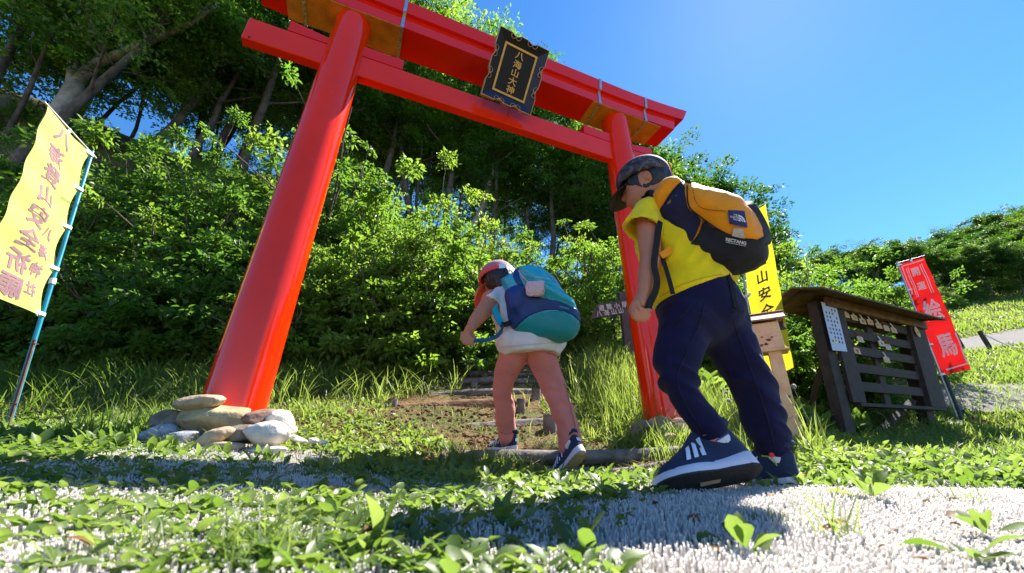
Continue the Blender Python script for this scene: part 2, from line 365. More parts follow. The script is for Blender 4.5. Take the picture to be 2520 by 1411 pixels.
# ------------------------------------------------------------------ torii
K = .72; TL0 = np.array([-1.5209*K, 2.1768*K]); TPHI = RAD(22.209)
TU = np.array([math.cos(TPHI), math.sin(TPHI), 0]); TN = np.array([-TU[1], TU[0], 0]); TW = 3*K; LEAN = .0216
ZUP = np.array([0, 0, 1.0])
def TP(s, o, z):
    """A point of the gate: s along the beam from the left pillar, o behind its plane, z up."""
    return np.array([TL0[0], TL0[1], 0]) + TU*s + TN*o + ZUP*z
def red_paint(name, base):
    m, N, L, b = _nt(name)
    tc = N.new('ShaderNodeTexCoord')
    n = N.new('ShaderNodeTexNoise'); n.inputs['Scale'].default_value = 3.0; n.inputs['Detail'].default_value = 5; L.new(tc.outputs['Object'], n.inputs['Vector'])
    r = ramp(N, [(.3, tuple(c*.86 for c in base)), (.7, base)]); L.new(n.outputs['Fac'], r.inputs['Fac'])
    vo = N.new('ShaderNodeTexVoronoi'); vo.inputs['Scale'].default_value = 55; L.new(tc.outputs['Object'], vo.inputs['Vector'])
    n3 = N.new('ShaderNodeTexNoise'); n3.inputs['Scale'].default_value = 7; L.new(tc.outputs['Object'], n3.inputs['Vector'])
    mu = N.new('ShaderNodeMath'); mu.operation = 'LESS_THAN'; mu.inputs[1].default_value = .05; L.new(vo.outputs['Distance'], mu.inputs[0])
    m2 = N.new('ShaderNodeMath'); m2.operation = 'GREATER_THAN'; m2.inputs[1].default_value = .6; L.new(n3.outputs['Fac'], m2.inputs[0])
    m3 = N.new('ShaderNodeMath'); m3.operation = 'MULTIPLY'; L.new(mu.outputs[0], m3.inputs[0]); L.new(m2.outputs[0], m3.inputs[1])
    mx = N.new('ShaderNodeMix'); mx.data_type = 'RGBA'; mx.inputs['B'].default_value = (.75, .45, .35, 1)
    L.new(m3.outputs[0], mx.inputs['Factor']); L.new(r.outputs['Color'], mx.inputs['A']); L.new(mx.outputs['Result'], b.inputs['Base Color'])
    rr = N.new('ShaderNodeMapRange'); rr.inputs['To Min'].default_value = .07; rr.inputs['To Max'].default_value = .16; L.new(n.outputs['Fac'], rr.inputs['Value']); L.new(rr.outputs['Result'], b.inputs['Roughness'])
    b.inputs['Coat Weight'].default_value = .12; b.inputs['Coat Roughness'].default_value = .08; b.inputs['Specular IOR Level'].default_value = .36
    n4 = N.new('ShaderNodeTexNoise'); n4.inputs['Scale'].default_value = 9; n4.inputs['Detail'].default_value = 2; L.new(tc.outputs['Object'], n4.inputs['Vector'])
    bp = N.new('ShaderNodeBump'); bp.inputs['Strength'].default_value = .06; bp.inputs['Distance'].default_value = .02; L.new(n4.outputs['Fac'], bp.inputs['Height']); L.new(bp.outputs['Normal'], b.inputs['Normal'])
    return m
RED = red_paint('vermilion_paint', (.90, .028, .002))
RED_SKY = red_paint('sky_tinted_red', (.84, .016, .004))  # the gate's red again, its colour shifted to carry the bluish sky reflection
OCHRE = pm('ochre_plate', (.62, .22, .012), .45, .3, 9, bump=.15, bscale=30, base2=(.38, .12, .01))
STEEL = pm('galvanised_strap', (.62, .62, .60), .35, .25, 40, metal=.9)
RUSTY = pm('rusty_strap', (.50, .40, .22), .6, .6, 60, metal=.4, base2=(.12, .06, .02))
torii = empty('torii_gate', TP(TW/2, 0, .08))
tag(torii, 'tall glossy vermilion shrine gate spanning the hillside steps', 'shrine gate')
ZB, ZT, ZN0, ZN1 = .0, 2.581, 2.1195, 2.2905
for s0, sg in ((0, 1), (TW, -1)):
    zs = np.linspace(-.02 if sg > 0 else 0.03, ZT-.006, 14)
    mb = MB(); mb.tube([TP(s0+sg*LEAN*z, 0, z) for z in zs], [.1135-.0028*z for z in zs], n=56, up=(0, 1, 0)); auto_smooth(mb.build('pillar', RED, torii), 40)
# tie beam, running through both pillars
s_in = LEAN*2.2
mb = MB(); mb.box(TP(TW/2, 0, (ZN0+ZN1)/2), (TW-2*s_in+2*.5045, .0612, ZN1-ZN0), rot_z(TPHI), .004); mb.build('tie_beam', RED, torii)
for s0, sg in ((s_in, 1), (TW-s_in, -1)):      # wedge blocks on the tie beam, either side of each pillar
    for a, bb in ((-.311, -.09), (.09, .349)):
        x0, x1 = sorted((s0+sg*a, s0+sg*bb)); inner = bb > 0
        lo, hi = (.028, .10)
        h0, h1_ = (hi, .045) if (sg > 0) == inner and not inner else (.06, .06)
        zz = ZN1+.0015
        thin = .066
        zl, zr = (.085, .085)
        if not inner: zl, zr = ((.085, .05) if sg > 0 else (.05, .085))
        mb = MB(); mb.hexa([TP(x0, -.0345, zz), TP(x1, -.0345, zz), TP(x1, .0345, zz), TP(x0, .0345, zz), TP(x0, -.0345, zz+zl), TP(x1, -.0345, zz+zr), TP(x1, .0345, zz+zr), TP(x0, .0345, zz+zl)])
        mb.build('wedge', RED_SKY, torii)
# lintel: lower beam and the cap above it, both sweeping up at the ends
def swept(s_a, s_b, z0, z1, d0, d1, rise, name, mat, cut):
    n = 40; ss = np.linspace(s_a, s_b, n); cen = (s_a+s_b)/2; half = (s_b-s_a)/2; v = []
    for s in ss:
        q = abs(s-cen)/half; r = rise*max(0, (q-.55)/.45)**2.0
        for o, z, k in ((-d0, z0, 0), (d0, z0, 0), (d1, z1, 1), (-d1, z1, 1)):
            s2 = cen+(s-cen)*(1+k*cut/half)
            v.append(TP(s2, o, z+r*(1.25 if k else 1)))
    f = []
    for i in range(n-1):
        for k in range(4): f.append((i*4+k, i*4+(k+1) % 4, (i+1)*4+(k+1) % 4, (i+1)*4+k))
    f.append((3, 2, 1, 0)); f.append(tuple((n-1)*4+k for k in range(4)))
    return auto_smooth(add(name, np.array(v), f, mat, torii), 25)
swept(-.49, TW+.49, ZT, 2.700, .1117, .1117, .028, 'lintel_beam', RED_SKY, .03)
swept(-.60, TW+.60, 2.701, 2.80, .136, .150, .045, 'lintel_cap', RED_SKY, .05)
for a, bb in ((-.335, .338), (TW-.335, TW+.338)):
    mb = MB(); mb.box(TP((a+bb)/2, 0, ZT-.004), (bb-a, .222, .007), rot_z(TPHI), .001); mb.build('cover_plate', OCHRE, torii)
for s in (-.235, .348, 1.885, 2.34):                     # steel straps bound round the lintel
    mb = MB(); w = .021
    q = [(-.137, 2.707), (-.154, 2.806), (.154, 2.806), (.137, 2.707)]
    mb.ribbon([TP(s, o, z) for o, z in [(-.1150, 2.574), (-.1150, 2.6985), (-.1395, 2.702), (-.1545, 2.806), (.1545, 2.806), (.1395, 2.702), (.1150, 2.6985), (.1150, 2.574)]], w, .003, TU)
    st = mb.build('strap', STEEL, torii)
    mb = MB(); mb.ribbon([TP(s, o, ZT-.0115) for o in (-.116, -.04, .04, .116)], w, .003, TU); mb.build('strap_underside', RUSTY, st)
mb = MB()
for (s, o, z) in ((-.42, -.032, 2.135),): mb.tube([TP(s, o-.001, z), TP(s, o+.001, z)], .006, n=10)
mb.build('bolt_hole', pm('dark_hole', (.02, .015, .01)), torii)

# plaque hung from the lintel, leaning forward and a little askew
pl = dict(s=1.1044, w=.3679, h=.44, z=2.3893, o=.22, ro=-.0789, a=math.atan(.7))
def PLQ(uv, d=0.0):
    uv = np.asarray(uv, float); x = uv[:, 0]*math.cos(pl['ro'])-uv[:, 1]*math.sin(pl['ro']); y = uv[:, 0]*math.sin(pl['ro'])+uv[:, 1]*math.cos(pl['ro'])
    ca, sa = math.cos(pl['a']), math.sin(pl['a'])
    o = -(pl['o']+y*sa) - d*ca; z = pl['z']+y*ca - d*sa
    return np.array([TL0[0], TL0[1], 0]) + TU*(pl['s']+x)[:, None] + TN*o[:, None] + ZUP*z[:, None]
BLK = pm('black_lacquer', (.010, .010, .012), .5, .3, 6, spec=.25)
NAVY = pm('navy_tone', (.006, .008, .045), .4, .3, 6, spec=.4)
GOLD = pm('gold_paint', (.62, .36, .10), .45, .2, 30, metal=.25)
BRASS = pm('gilt_rim', (.52, .38, .22), .4, .3, 30, metal=.5)
plaque = empty('shrine_plaque', PLQ([(0, -.2)])[0]); tag(plaque, 'black shrine name plaque with gold characters leaning out from the red lintel', 'plaque')
W2, H2 = pl['w']/2, pl['h']/2
def lobed(n=24):
    """Outline of the frame with shallow notches where the scrolls meet it."""
    pts = []
    for (ax, ay), (bx, by), cuts in (((-W2, -H2), (W2, -H2), (.34, .67)), ((W2, -H2), (W2, H2), (.34, .66)), ((W2, H2), (-W2, H2), (.34, .67)), ((-W2, H2), (-W2, -H2), (.34, .66))):
        tx, ty = bx-ax, by-ay; ln = math.hypot(tx, ty); nx, ny = -ty/ln, tx/ln
        for k in range(n):
            t = k/n; dip = 0
            for c in cuts: dip = max(dip, .016*max(0, 1-abs(t-c)*ln/.03)**.6)
            bow = -.010*math.sin(math.pi*t)*0
            pts.append((ax+tx*t+nx*(dip+bow), ay+ty*t+ny*(dip+bow)))
    return np.array(pts)
ol = lobed(); inn = np.array([(p[0]*.66, p[1]*.735) for p in [(max(-W2, min(W2, q[0]*1.06)), max(-H2, min(H2, q[1]*1.06))) for q in ol]])
iw, ih = .655*W2, .72*H2
# inner rectangle sampled to the same parameter
inn = []
for (ax, ay), (bx, by) in (((-iw, -ih), (iw, -ih)), ((iw, -ih), (iw, ih)), ((iw, ih), (-iw, ih)), ((-iw, ih), (-iw, -ih))):
    for k in range(24): t = k/24; inn.append((ax+(bx-ax)*t, ay+(by-ay)*t))
inn = np.array(inn); nP = len(ol)
def ring_faces(n, a, b): return [(a+i, a+(i+1) % n, b+(i+1) % n, b+i) for i in range(n)]
v = np.vstack([PLQ(ol*.985, .028), PLQ(inn, .004)])
for k, nm in enumerate(('bottom', 'right', 'top', 'left')):
    f = [q for i, q in enumerate(ring_faces(nP, 0, nP)) if i//24 == k]
    used = sorted({i for q in f for i in q}); mp_ = {u: i for i, u in enumerate(used)}
    add('frame_side', v[used], [[mp_[i] for i in q] for q in f], NAVY if k in (0, 1) else BLK, plaque)  # bottom and right sides bluer than top and left
v = np.vstack([PLQ(ol, .030), PLQ(ol*.982, .030), PLQ(ol, -.012)]); add('rim', v, ring_faces(nP, nP, 0)+ring_faces(nP, 0, 2*nP), BRASS, plaque)
v = PLQ(ol, -.0115); add('back_board', v, [list(range(nP))[::-1]], BLK, plaque)
mb = MB(); mb.raw(np.vstack([PLQ([(-iw, -ih), (iw, -ih), (iw, ih), (-iw, ih)], .0035)]), [(0, 1, 2, 3)]); fld = mb.build('field', BLK, plaque)
a2, b2 = iw-.013, ih-.013; o4 = [(-iw, -ih), (iw, -ih), (iw, ih), (-iw, ih)]; i4 = [(-a2, -b2), (a2, -b2), (a2, b2), (-a2, b2)]
v = np.vstack([PLQ(o4, .004), PLQ(o4, .010), PLQ(i4, .010), PLQ(i4, .0036)]); add('gold_border', v, ring_faces(4, 0, 4)+ring_faces(4, 4, 8)+ring_faces(4, 8, 12), GOLD, plaque)
lettering('character', [(c, 0, .112-i*.056, s, 1.15) for i, (c, s) in enumerate((('八', .054), ('海', .054), ('山', .052), ('大', .055), ('神', .054)))], lambda uv: PLQ(uv, .0075), GOLD, plaque, off=.016)
def scroll(cx, cy, tx, ty):
    """Two touching hooks of gilt wire; (tx,ty) runs along the edge, inward is to its left."""
    nx, ny = -ty, tx; mb = MB()
    for sg in (-1, 1):
        a = np.linspace(-.15*math.pi, 1.12*math.pi, 14); r = .0175
        p = [(cx+tx*sg*(r+r*math.cos(t))+nx*(-.004+r*.95*math.sin(t)), cy+ty*sg*(r+r*math.cos(t))+ny*(-.004+r*.95*math.sin(t))) for t in a[::-1]]
        d = [.028-.6*max(0, (q[0]-cx)*nx+(q[1]-cy)*ny) for q in p]
        mb.tube(np.vstack([PLQ([q], dd) for q, dd in zip(p, d)]), .0020, n=5)
    mb.build('scroll', BRASS, plaque)
for c in (.34, .67):
    scroll(-W2+2*W2*c, -H2+.018, 1, 0); scroll(W2-2*W2*c, H2-.018, -1, 0)
for c in (.34, .66):
    scroll(W2-.018, -H2+2*H2*c, 0, 1); scroll(-W2+.018, H2-2*H2*c, 0, -1)
for x in (-.1, .1): MB().tube(np.vstack([PLQ([(x, .05)], -.012), TP(pl['s']+x, -.110, 2.62)[None]]), .005, n=6).build('bracket', BRASS, plaque)
print('torii', time.time()-T0)
# ------------------------------------------------------------------ stones round the pillar feet
def ico(sub):
    import bmesh
    bm = bmesh.new(); bmesh.ops.create_icosphere(bm, subdivisions=sub, radius=1)
    v = np.array([x.co[:] for x in bm.verts]); f = [[q.index for q in p.verts] for p in bm.faces]; bm.free(); return v, f
ICO3 = ico(4)
def stone_mat(name, base, base2, sc_=18): return pm(name, base, .85, .35, sc_, bump=1.0, bscale=32, spec=.25, base2=base2)
ST = dict(tan=stone_mat('tan_stone', (.50, .37, .24), (.30, .21, .13)), blue=stone_mat('bluegrey_stone', (.33, .34, .38), (.20, .20, .21)), dark=stone_mat('dark_stone', (.24, .20, .16), (.13, .10, .08)),
          rough=stone_mat('mossy_stone', (.42, .33, .19), (.22, .17, .09), 9), pale=stone_mat('pale_stone', (.62, .55, .47), (.45, .38, .30)), white=stone_mat('white_stone', (.75, .71, .66), (.55, .5, .45)), brown=stone_mat('brown_stone', (.24, .15, .11), (.14, .08, .06)))
def stone(px, py, w, h, Y, mat, label, depth=.8, ang=0, seed=0, facet=0, rough=.13, group=None):
    c = at(px, py, Y); d = c[1]*math.cos(PITCH)+c[2]*math.sin(PITCH); k = d/FPX
    rx, rz = w*k/2, h*k/2; ry = depth*(rx+rz)/2*1.15
    v, f = ICO3; v = v.copy()
    if facet:
        rng = np.random.default_rng(seed)
        for _ in range(facet):
            nn = unit(rng.normal(size=3)); q = v@nn; t = rng.uniform(.45, .8); v = v - nn*np.maximum(0, q-t)[:, None]*.92
    v = v*(1+rough*noise3(v, 1.3, seed)+rough*.35*noise3(v, 3.1, seed+3)+rough*.12*noise3(v, 9, seed+5))[:, None]
    e = np.sign(v)*np.abs(v)**.9; v = e*np.array([rx, ry, rz])
    a = RAD(ang); v = v@np.array([[math.cos(a), 0, math.sin(a)], [0, 1, 0], [-math.sin(a), 0, math.cos(a)]])
    b = add('stone', v+c, f, ST[mat], None, True)
    return tag(b, label, 'stone', group)
g = 'stones heaped at the left pillar foot'
stone(500, 993, 128, 40, 1.40, 'tan', 'long flat tan stone on top of the heap by the left pillar', .9, 5, 1, 3, group=g)
stone(545, 1034, 200, 92, 1.41, 'rough', 'large rough mossy boulder in the middle of the pillar heap', .7, -6, 2, 7, .12, group=g)
stone(415, 1038, 72, 54, 1.42, 'dark', 'dark angular stone at the left side of the heap', .9, 10, 3, 4, group=g)
stone(386, 1075, 100, 56, 1.36, 'blue', 'blue-grey oval stone leftmost at the foot of the heap', .9, 18, 4, 3, group=g)
stone(444, 1088, 104, 52, 1.33, 'blue', 'blue-grey oval stone second from the left in the heap', .9, 10, 5, 3, group=g)
stone(530, 1080, 84, 40, 1.31, 'tan', 'sunlit tan wedge stone in front of the boulder', .9, 25, 6, 3, group=g)
stone(540, 1103, 118, 28, 1.30, 'tan', 'thin flat stone lying under the tan wedge stone', .8, 4, 7, 2, group=g)
stone(655, 1070, 118, 60, 1.35, 'pale', 'big smooth pale stone at the right of the heap', .9, 2, 8, 3, group=g)
stone(642, 1036, 72, 66, 1.42, 'brown', 'brown split block against the left pillar', 1.0, 0, 9, 8, .05, group=g)
stone(690, 1040, 62, 58, 1.42, 'pale', 'pinkish rounded stone beside the brown block', 1.0, 35, 10, group=g)
stone(598, 1072, 84, 52, 1.36, 'dark', 'shadowed stone wedged between the boulder and the big pale stone', .9, 0, 16, 5, group=g)
stone(660, 1107, 90, 22, 1.31, 'pale', 'pale slab sunk in the weeds under the big pale stone', .8, 0, 11, 2, group=g)
stone(718, 1058, 26, 20, 1.40, 'white', 'little white stone touching the big pale stone', 1, 0, 12, group=g)
stone(735, 1080, 46, 13, 1.38, 'white', 'flat white chip right of the heap', 1, -12, 13, 2, group=g)
stone(771, 1085, 26, 14, 1.38, 'white', 'small white chip further right of the heap', 1, 0, 14, 2, group=g)
stone(793, 1090, 22, 12, 1.38, 'white', 'rightmost white chip beside the heap', 1, 10, 15, 2, group=g)
g = 'stones at the right pillar foot'
stone(1582, 1062, 60, 56, 2.26, 'dark', 'mossy round stone left of the right pillar', 1, 0, 21, 5, group=g)
stone(1628, 1056, 66, 64, 2.24, 'rough', 'upright angular stone in front of the right pillar', .9, 10, 22, 6, group=g)
stone(1672, 1054, 46, 50, 2.22, 'brown', 'reddish stone right of the upright stone at the right pillar', 1, 0, 23, 4, group=g)
stone(1645, 1078, 44, 26, 2.16, 'tan', 'small tan stone low in the grass at the right pillar', 1, 0, 24, 3, group=g)
stone(603, 1392, 46, 40, .60, 'tan', 'small tan pebble in the near weeds', 1, 15, 31)
stone(38, 1332, 40, 26, .74, 'pale', 'pale pebble at the left edge of the mat', 1, 0, 32)
stone(963, 1028, 24, 22, 2.45, 'pale', 'pinkish stone beside the third log step', 1, 0, 33)

# ------------------------------------------------------------------ log steps
LOG = pm('weathered_log', (.20, .17, .15), .85, .5, 10, bump=.9, bscale=26, stretch=(1, 1, 1), base2=(.075, .06, .055), spec=.3)
LOGB = pm('earthy_log', (.20, .115, .06), .9, .5, 12, bump=.9, bscale=26, base2=(.08, .04, .02), spec=.2)
def log(p0, p1, r, label, seed, mat=LOG, ends=1.0, name='log_step', cat='log step', group='log steps up the slope'):
    p0, p1 = np.array(p0), np.array(p1); n = 46; m_ = 22; t = np.linspace(0, 1, n); ax = unit(p1-p0); y = unit(np.cross(ax, ZUP)); z = np.cross(y, ax)
    ang = np.linspace(0, 2*math.pi, m_, endpoint=False); v = []
    for i, u in enumerate(t):
        c = p0+(p1-p0)*u + z*.012*math.sin(u*5+seed)
        q = np.stack([np.full(m_, u*np.linalg.norm(p1-p0)*3), np.cos(ang)*1.2, np.sin(ang)*1.2], 1)
        rr = r*(1+.10*noise3(q*np.array([.6, 1, 1]), 1.5, seed)+.07*noise3(q*np.array([.35, 3, 3]), 1.6, seed+2))*(.93+.07*math.sin(u*9+seed))
        v.append(c+np.cos(ang)[:, None]*rr[:, None]*y+np.sin(ang)[:, None]*rr[:, None]*z)
    f = [(i*m_+k, i*m_+(k+1) % m_, (i+1)*m_+(k+1) % m_, (i+1)*m_+k) for i in range(n-1) for k in range(m_)]
    f += [tuple(range(m_))[::-1], tuple((n-1)*m_+k for k in range(m_))]
    o = add(name, np.concatenate(v), f, mat, None); auto_smooth(o, 50); return tag(o, label, cat, group)
log(at(1085, 1141, 1.80), at(1750, 1108, 2.06), .035, 'long weathered grey log across the path under the girl', 1)
log(at(1380, 1163, 1.74), at(1640, 1146, 1.88), .016, 'thin sunken timber just in front of the lowest log', 2)
log(at(970, 1058, 2.38), at(1390, 1048, 2.55), .040, 'second log step above the lowest log', 3)
log(at(955, 1006, 2.70), at(1300, 1003, 2.86), .055, 'thick third log step with bare soil around it', 4, LOGB)
log(at(1060, 972, 3.05), at(1345, 966, 3.2), .032, 'fourth log step half covered by turf', 5)
log(at(1120, 942, 3.42), at(1345, 938, 3.55), .030, 'fifth log step behind the girl', 6)
log(at(1155, 924, 3.75), at(1330, 921, 3.85), .028, 'sixth log step seen between the girl legs', 7)
log(at(1255, 897, 4.3), at(1345, 895, 4.4), .035, 'topmost log step of the stairway', 8)
def stake(px, y0, y1, Y, r, label, seed):
    a = at(px, y1, Y); b = at(px+1, y0, Y); a[2] -= .05; mb = MB(); mb.tube([a, (a+b)/2, b], [r, r*1.02, r], n=10)
    return tag(auto_smooth(mb.build('stake', LOG, None), 45), label, 'stake', 'stakes pinning the log steps')
stake(966, 982, 1015, 2.66, .035, 'stake at the left end of the thick third log', 1)
stake(1281, 983, 1010, 2.7, .03, 'stake at the right end of the third log', 2)
stake(1352, 1022, 1060, 2.42, .04, 'stake at the right end of the second log', 3)
stake(1166, 934, 955, 3.38, .03, 'stake holding the fifth log step', 4)
stake(1191, 919, 937, 3.7, .03, 'leaning stake at the left of the sixth log step', 5)
stake(1318, 958, 985, 3.0, .035, 'stake at the right end of the fourth log', 6)
print('stones', time.time()-T0)
# ------------------------------------------------------------------ banners
def cloth_mat(name, base, trans=.5):
    m, N, L, b = _nt(name); b.inputs['Base Color'].default_value = (*base, 1); b.inputs['Roughness'].default_value = .7; b.inputs['Specular IOR Level'].default_value = .25
    tc = N.new('ShaderNodeTexCoord'); n = N.new('ShaderNodeTexNoise'); n.inputs['Scale'].default_value = 9; L.new(tc.outputs['Object'], n.inputs['Vector'])
    r = ramp(N, [(.3, tuple(c*.9 for c in base)), (.7, base)]); L.new(n.outputs['Fac'], r.inputs['Fac']); L.new(r.outputs['Color'], b.inputs['Base Color'])
    wv = N.new('ShaderNodeTexNoise'); wv.inputs['Scale'].default_value = 500; L.new(tc.outputs['Object'], wv.inputs['Vector']); bp = N.new('ShaderNodeBump'); bp.inputs['Strength'].default_value = .1; bp.inputs['Distance'].default_value = .002
    L.new(wv.outputs['Fac'], bp.inputs['Height']); L.new(bp.outputs['Normal'], b.inputs['Normal'])
    t = N.new('ShaderNodeBsdfTranslucent'); L.new(r.outputs['Color'], t.inputs['Color']); mx = N.new('ShaderNodeMixShader'); mx.inputs['Fac'].default_value = trans
    L.new(b.outputs['BSDF'], mx.inputs[1]); L.new(t.outputs['BSDF'], mx.inputs[2]); L.new(mx.outputs['Shader'], N['Material Output'].inputs['Surface']); return m
PALEY = cloth_mat('pale_yellow_cloth', (.80, .85, .24), .5); YEL = cloth_mat('yellow_cloth', (.85, .74, .03), .5); REDC = cloth_mat('red_cloth', (.72, .012, .012), .4)
TEAL = pm('teal_pole', (.012, .26, .36), .35, .2, 8, coat=.2); WHT = pm('white_tape', (.80, .80, .80), .5, .1, 20); GREYP = pm('grey_pole', (.45, .45, .45), .4, .25, 20, metal=.5)
INKM = cloth_mat('mauve_ink', (.40, .22, .27), .35); INKB = pm('brown_ink', (.10, .04, .02), .8, .1); INKW = cloth_mat('white_print', (.82, .80, .78), .3); IRON = pm('rusty_iron', (.14, .06, .035), .85, .5, 30, base2=(.06, .025, .015))
def banner(label, pole, cloth_t, top, arm, mats, texts, off, ripple, lobes, mirror, arm_over=.04, base_mat=None, seed=0, size=1.0, bands=None, sag=.0):
    """pole (base, top); cloth_t = (t0, t1) along the pole from the top; arm = vector of the cross bar from the pole."""
    P0, P1 = np.array(pole[0]), np.array(pole[1]); dn_ = unit(P0-P1); A = np.array(arm, float); AW = np.linalg.norm(A); au = A/AW; nrm = unit(np.cross(au, -dn_))
    root = empty('nobori_banner', P0); tag(root, label, 'banner'); length = np.linalg.norm(P0-P1)
    t0, t1 = [t*length for t in cloth_t]
    def S(uv, d=0.0):      # u metres from the pole, v metres down
        uv = np.asarray(uv, float); u, v = uv[:, 0], uv[:, 1]; q = np.clip((v-t0)/(t1-t0), 0, 1)
        wob = ripple*(np.sin(u/AW*5.2+q*3+seed)*.7*np.sin(q*3.14*.9+.2)+.5*np.sin(u/AW*2.1-q*7+seed*2)*q+.25*np.sin(q*31+u*9))
        edge = lobes*np.abs(np.sin((v-t0)/(t1-t0)*math.pi*4))*np.clip(1-u/AW*2.2, 0, 1)
        uu = u+.03*AW+edge
        return P1+au*uu[:, None]+dn_*(v+sag*(u/AW)*(1+0*q))[:, None]+nrm*(wob*np.clip(u/AW*3, .15, 1)+d)[:, None]
    nu, nv = 26, 70; U, Vv = np.meshgrid(np.linspace(0, AW*.97, nu), np.linspace(t0, t1, nv), indexing='ij')
    add('cloth', S(np.stack([U.ravel(), Vv.ravel()], 1)), grid_faces(nu, nv), mats[0], root, True)
    mb = MB(); mb.tube([P0-dn_*-.12, P0, P1-dn_*.02], [.011*size, .011*size, .009*size], n=10); auto_smooth(mb.build('pole', mats[1], root))
    mb = MB(); mb.tube([P1-au*arm_over, P1+au*(AW+.02)], .0045*size, n=7); mb.build('cross_bar', mats[2], root)
    for q in (0, .25, .5, .75, 1.0):     # loops tying the cloth to the pole
        v = t0+(t1-t0)*q*.985+.008; c = P1+dn_*v
        mb = MB(); e = S([(.035*size, v)])[0]; mb.ribbon([c-au*.014*size+nrm*.004, c+nrm*.0135*size, (c+e)/2+nrm*.010, e], .020*size, .003, dn_)
        mb.ribbon([c-au*.014*size-nrm*.004, c-nrm*.0135*size, (c+e)/2-nrm*.010, e], .020*size, .003, dn_); mb.build('loop', mats[3], root)
    for q in (.5,):
        c = P1+au*AW*q; e = S([(AW*q, t0+.012)])[0]; mb = MB(); mb.ribbon([c-dn_*.006, e], .022*size, .006, au); mb.build('loop', mats[3], root)
    for c, u, v, s, q in texts:
        g, f = glyphs(c, .026); uu = u*AW+g[:, 0]*s*q*(1 if not mirror else 1); vv = t0+(t1-t0)*v-g[:, 1]*s
        MB().raw(S(np.stack([uu, vv], 1), off), f).build('character', mats[4], root)
    if bands:
        for bnd in bands:
            mb = MB(); q = spline(np.array([(u*AW, t0+(t1-t0)*v, 0) for u, v in bnd[0]]), 40)[:, :2] if len(bnd[0]) > 2 else np.stack([np.linspace(bnd[0][0][0]*AW, bnd[0][1][0]*AW, 30), t0+(t1-t0)*np.linspace(bnd[0][0][1], bnd[0][1][1], 30)], 1)
            t = np.gradient(q, axis=0); t /= np.linalg.norm(t, axis=1)[:, None]; n2 = np.stack([-t[:, 1], t[:, 0]], 1)*bnd[1]/2
            vv = np.vstack([S(q+n2, off), S(q-n2, off)]); mb.raw(vv, [(i, i+1, 30*(len(q)//30)+i+1 if len(q) == 30 else len(q)+i+1, len(q)+i) for i in range(len(q)-1)]); mb.build('printed_line', mats[4], root)
    return root, S
# left banner, seen from the back so its writing is mirrored: the cross bar points towards the camera
pb = at(15, 1060, 2.08); pt = at(226, 378, 2.0); tip = at(116, 258, 1.62); arm = tip-pt; arm[2] = tip[2]-pt[2]
pb = np.array([pb[0], pb[1], on_ground(pb[0], pb[1])[2]])
tx = [(c, .57, .075+i*.122, .125, 1.1) for i, c in enumerate('八海登山安全祈願')]
tx += [(c, .26, .60+i*.10, .082, 1.1) for i, c in enumerate('八海神社')]
bl, SL = banner('pale yellow banner with mirrored mauve characters on a teal pole at the left edge', (pb, pt), (.006, .66), None, arm, (PALEY, TEAL, WHT, WHT, INKM), tx, -.0025, .022, .030, True, .045)
mb = MB(); d = unit(pt-pb); q = np.array([.016, -.012, 0]); mb.tube([pb-d*.1+q, pb+d*.46+q], .007, n=7); mb.build('ground_stake', IRON, bl)
for k in (.12, .44):
    mb = MB(); mb.tube([pb+d*k+q*.5+np.array([.02*math.cos(a), .02*math.sin(a), 0]) for a in np.linspace(0, 6.28, 11)], .0018, n=5); mb.build('wire_tie', IRON, bl)
mb = MB(); mb.tube([pb+d*.80, pb+d*.835], .0145, n=12); mb.build('pole_joint', WHT, bl)
# yellow banner behind the boy
pt = at(1812, 540, 3.35); pb_ = at(1872, 1010, 3.45); pb_ = on_ground(pb_[0], pb_[1]); tip = at(1884, 500, 3.25)
tx = [(c, .52, .125+i*.103, .135, 1.0) for i, c in enumerate('八海登山安全祈願')]
by, SY = banner('bright yellow banner with brown characters behind the offering box and the boy', (pb_, pt), (.01, .86), None, tip-pt, (YEL, GREYP, WHT, WHT, INKB), tx, .003, .02, .01, False)
# red banner beside the votive board
pt = at(2208, 648, 4.3); pb_ = at(2366, 1052, 4.35); pb_ = on_ground(pb_[0], pb_[1]); tip = at(2272, 630, 4.22)
DGREEN = pm('dark_stake', (.05, .07, .06), .7, .4, 20)
tx = [('開', .50, .105, .115, .85), ('運', .50, .245, .105, .85), ('絵', .52, .47, .26, .66), ('馬', .52, .78, .28, .60)]
bands = [([(.08, .025), (.92, .02)], .012), ([(.08, .025), (.07, .30)], .012), ([(.93, .70), (.94, .955)], .014), ([(.94, .955), (.2, .965)], .014),
         ([(.20, .05), (.20, .33)], .008), ([(.27, .05), (.27, .33)], .008), ([(.73, .05), (.73, .33)], .008), ([(.80, .05), (.80, .33)], .008)]
br, SR = banner('red banner with white characters standing beyond the votive board', (pb_, pt), (.012, .73), None, tip-pt, (REDC, GREYP, GREYP, WHT, INKW), tx, .003, .018, .0, False, .02, bands=bands, seed=2)
d = unit(pt-pb_); q = np.array([.02, -.02, 0]); mb = MB(); mb.tube([pb_-d*.1+q, pb_+d*.52+q], .016, n=8); mb.build('ground_stake', DGREEN, br)

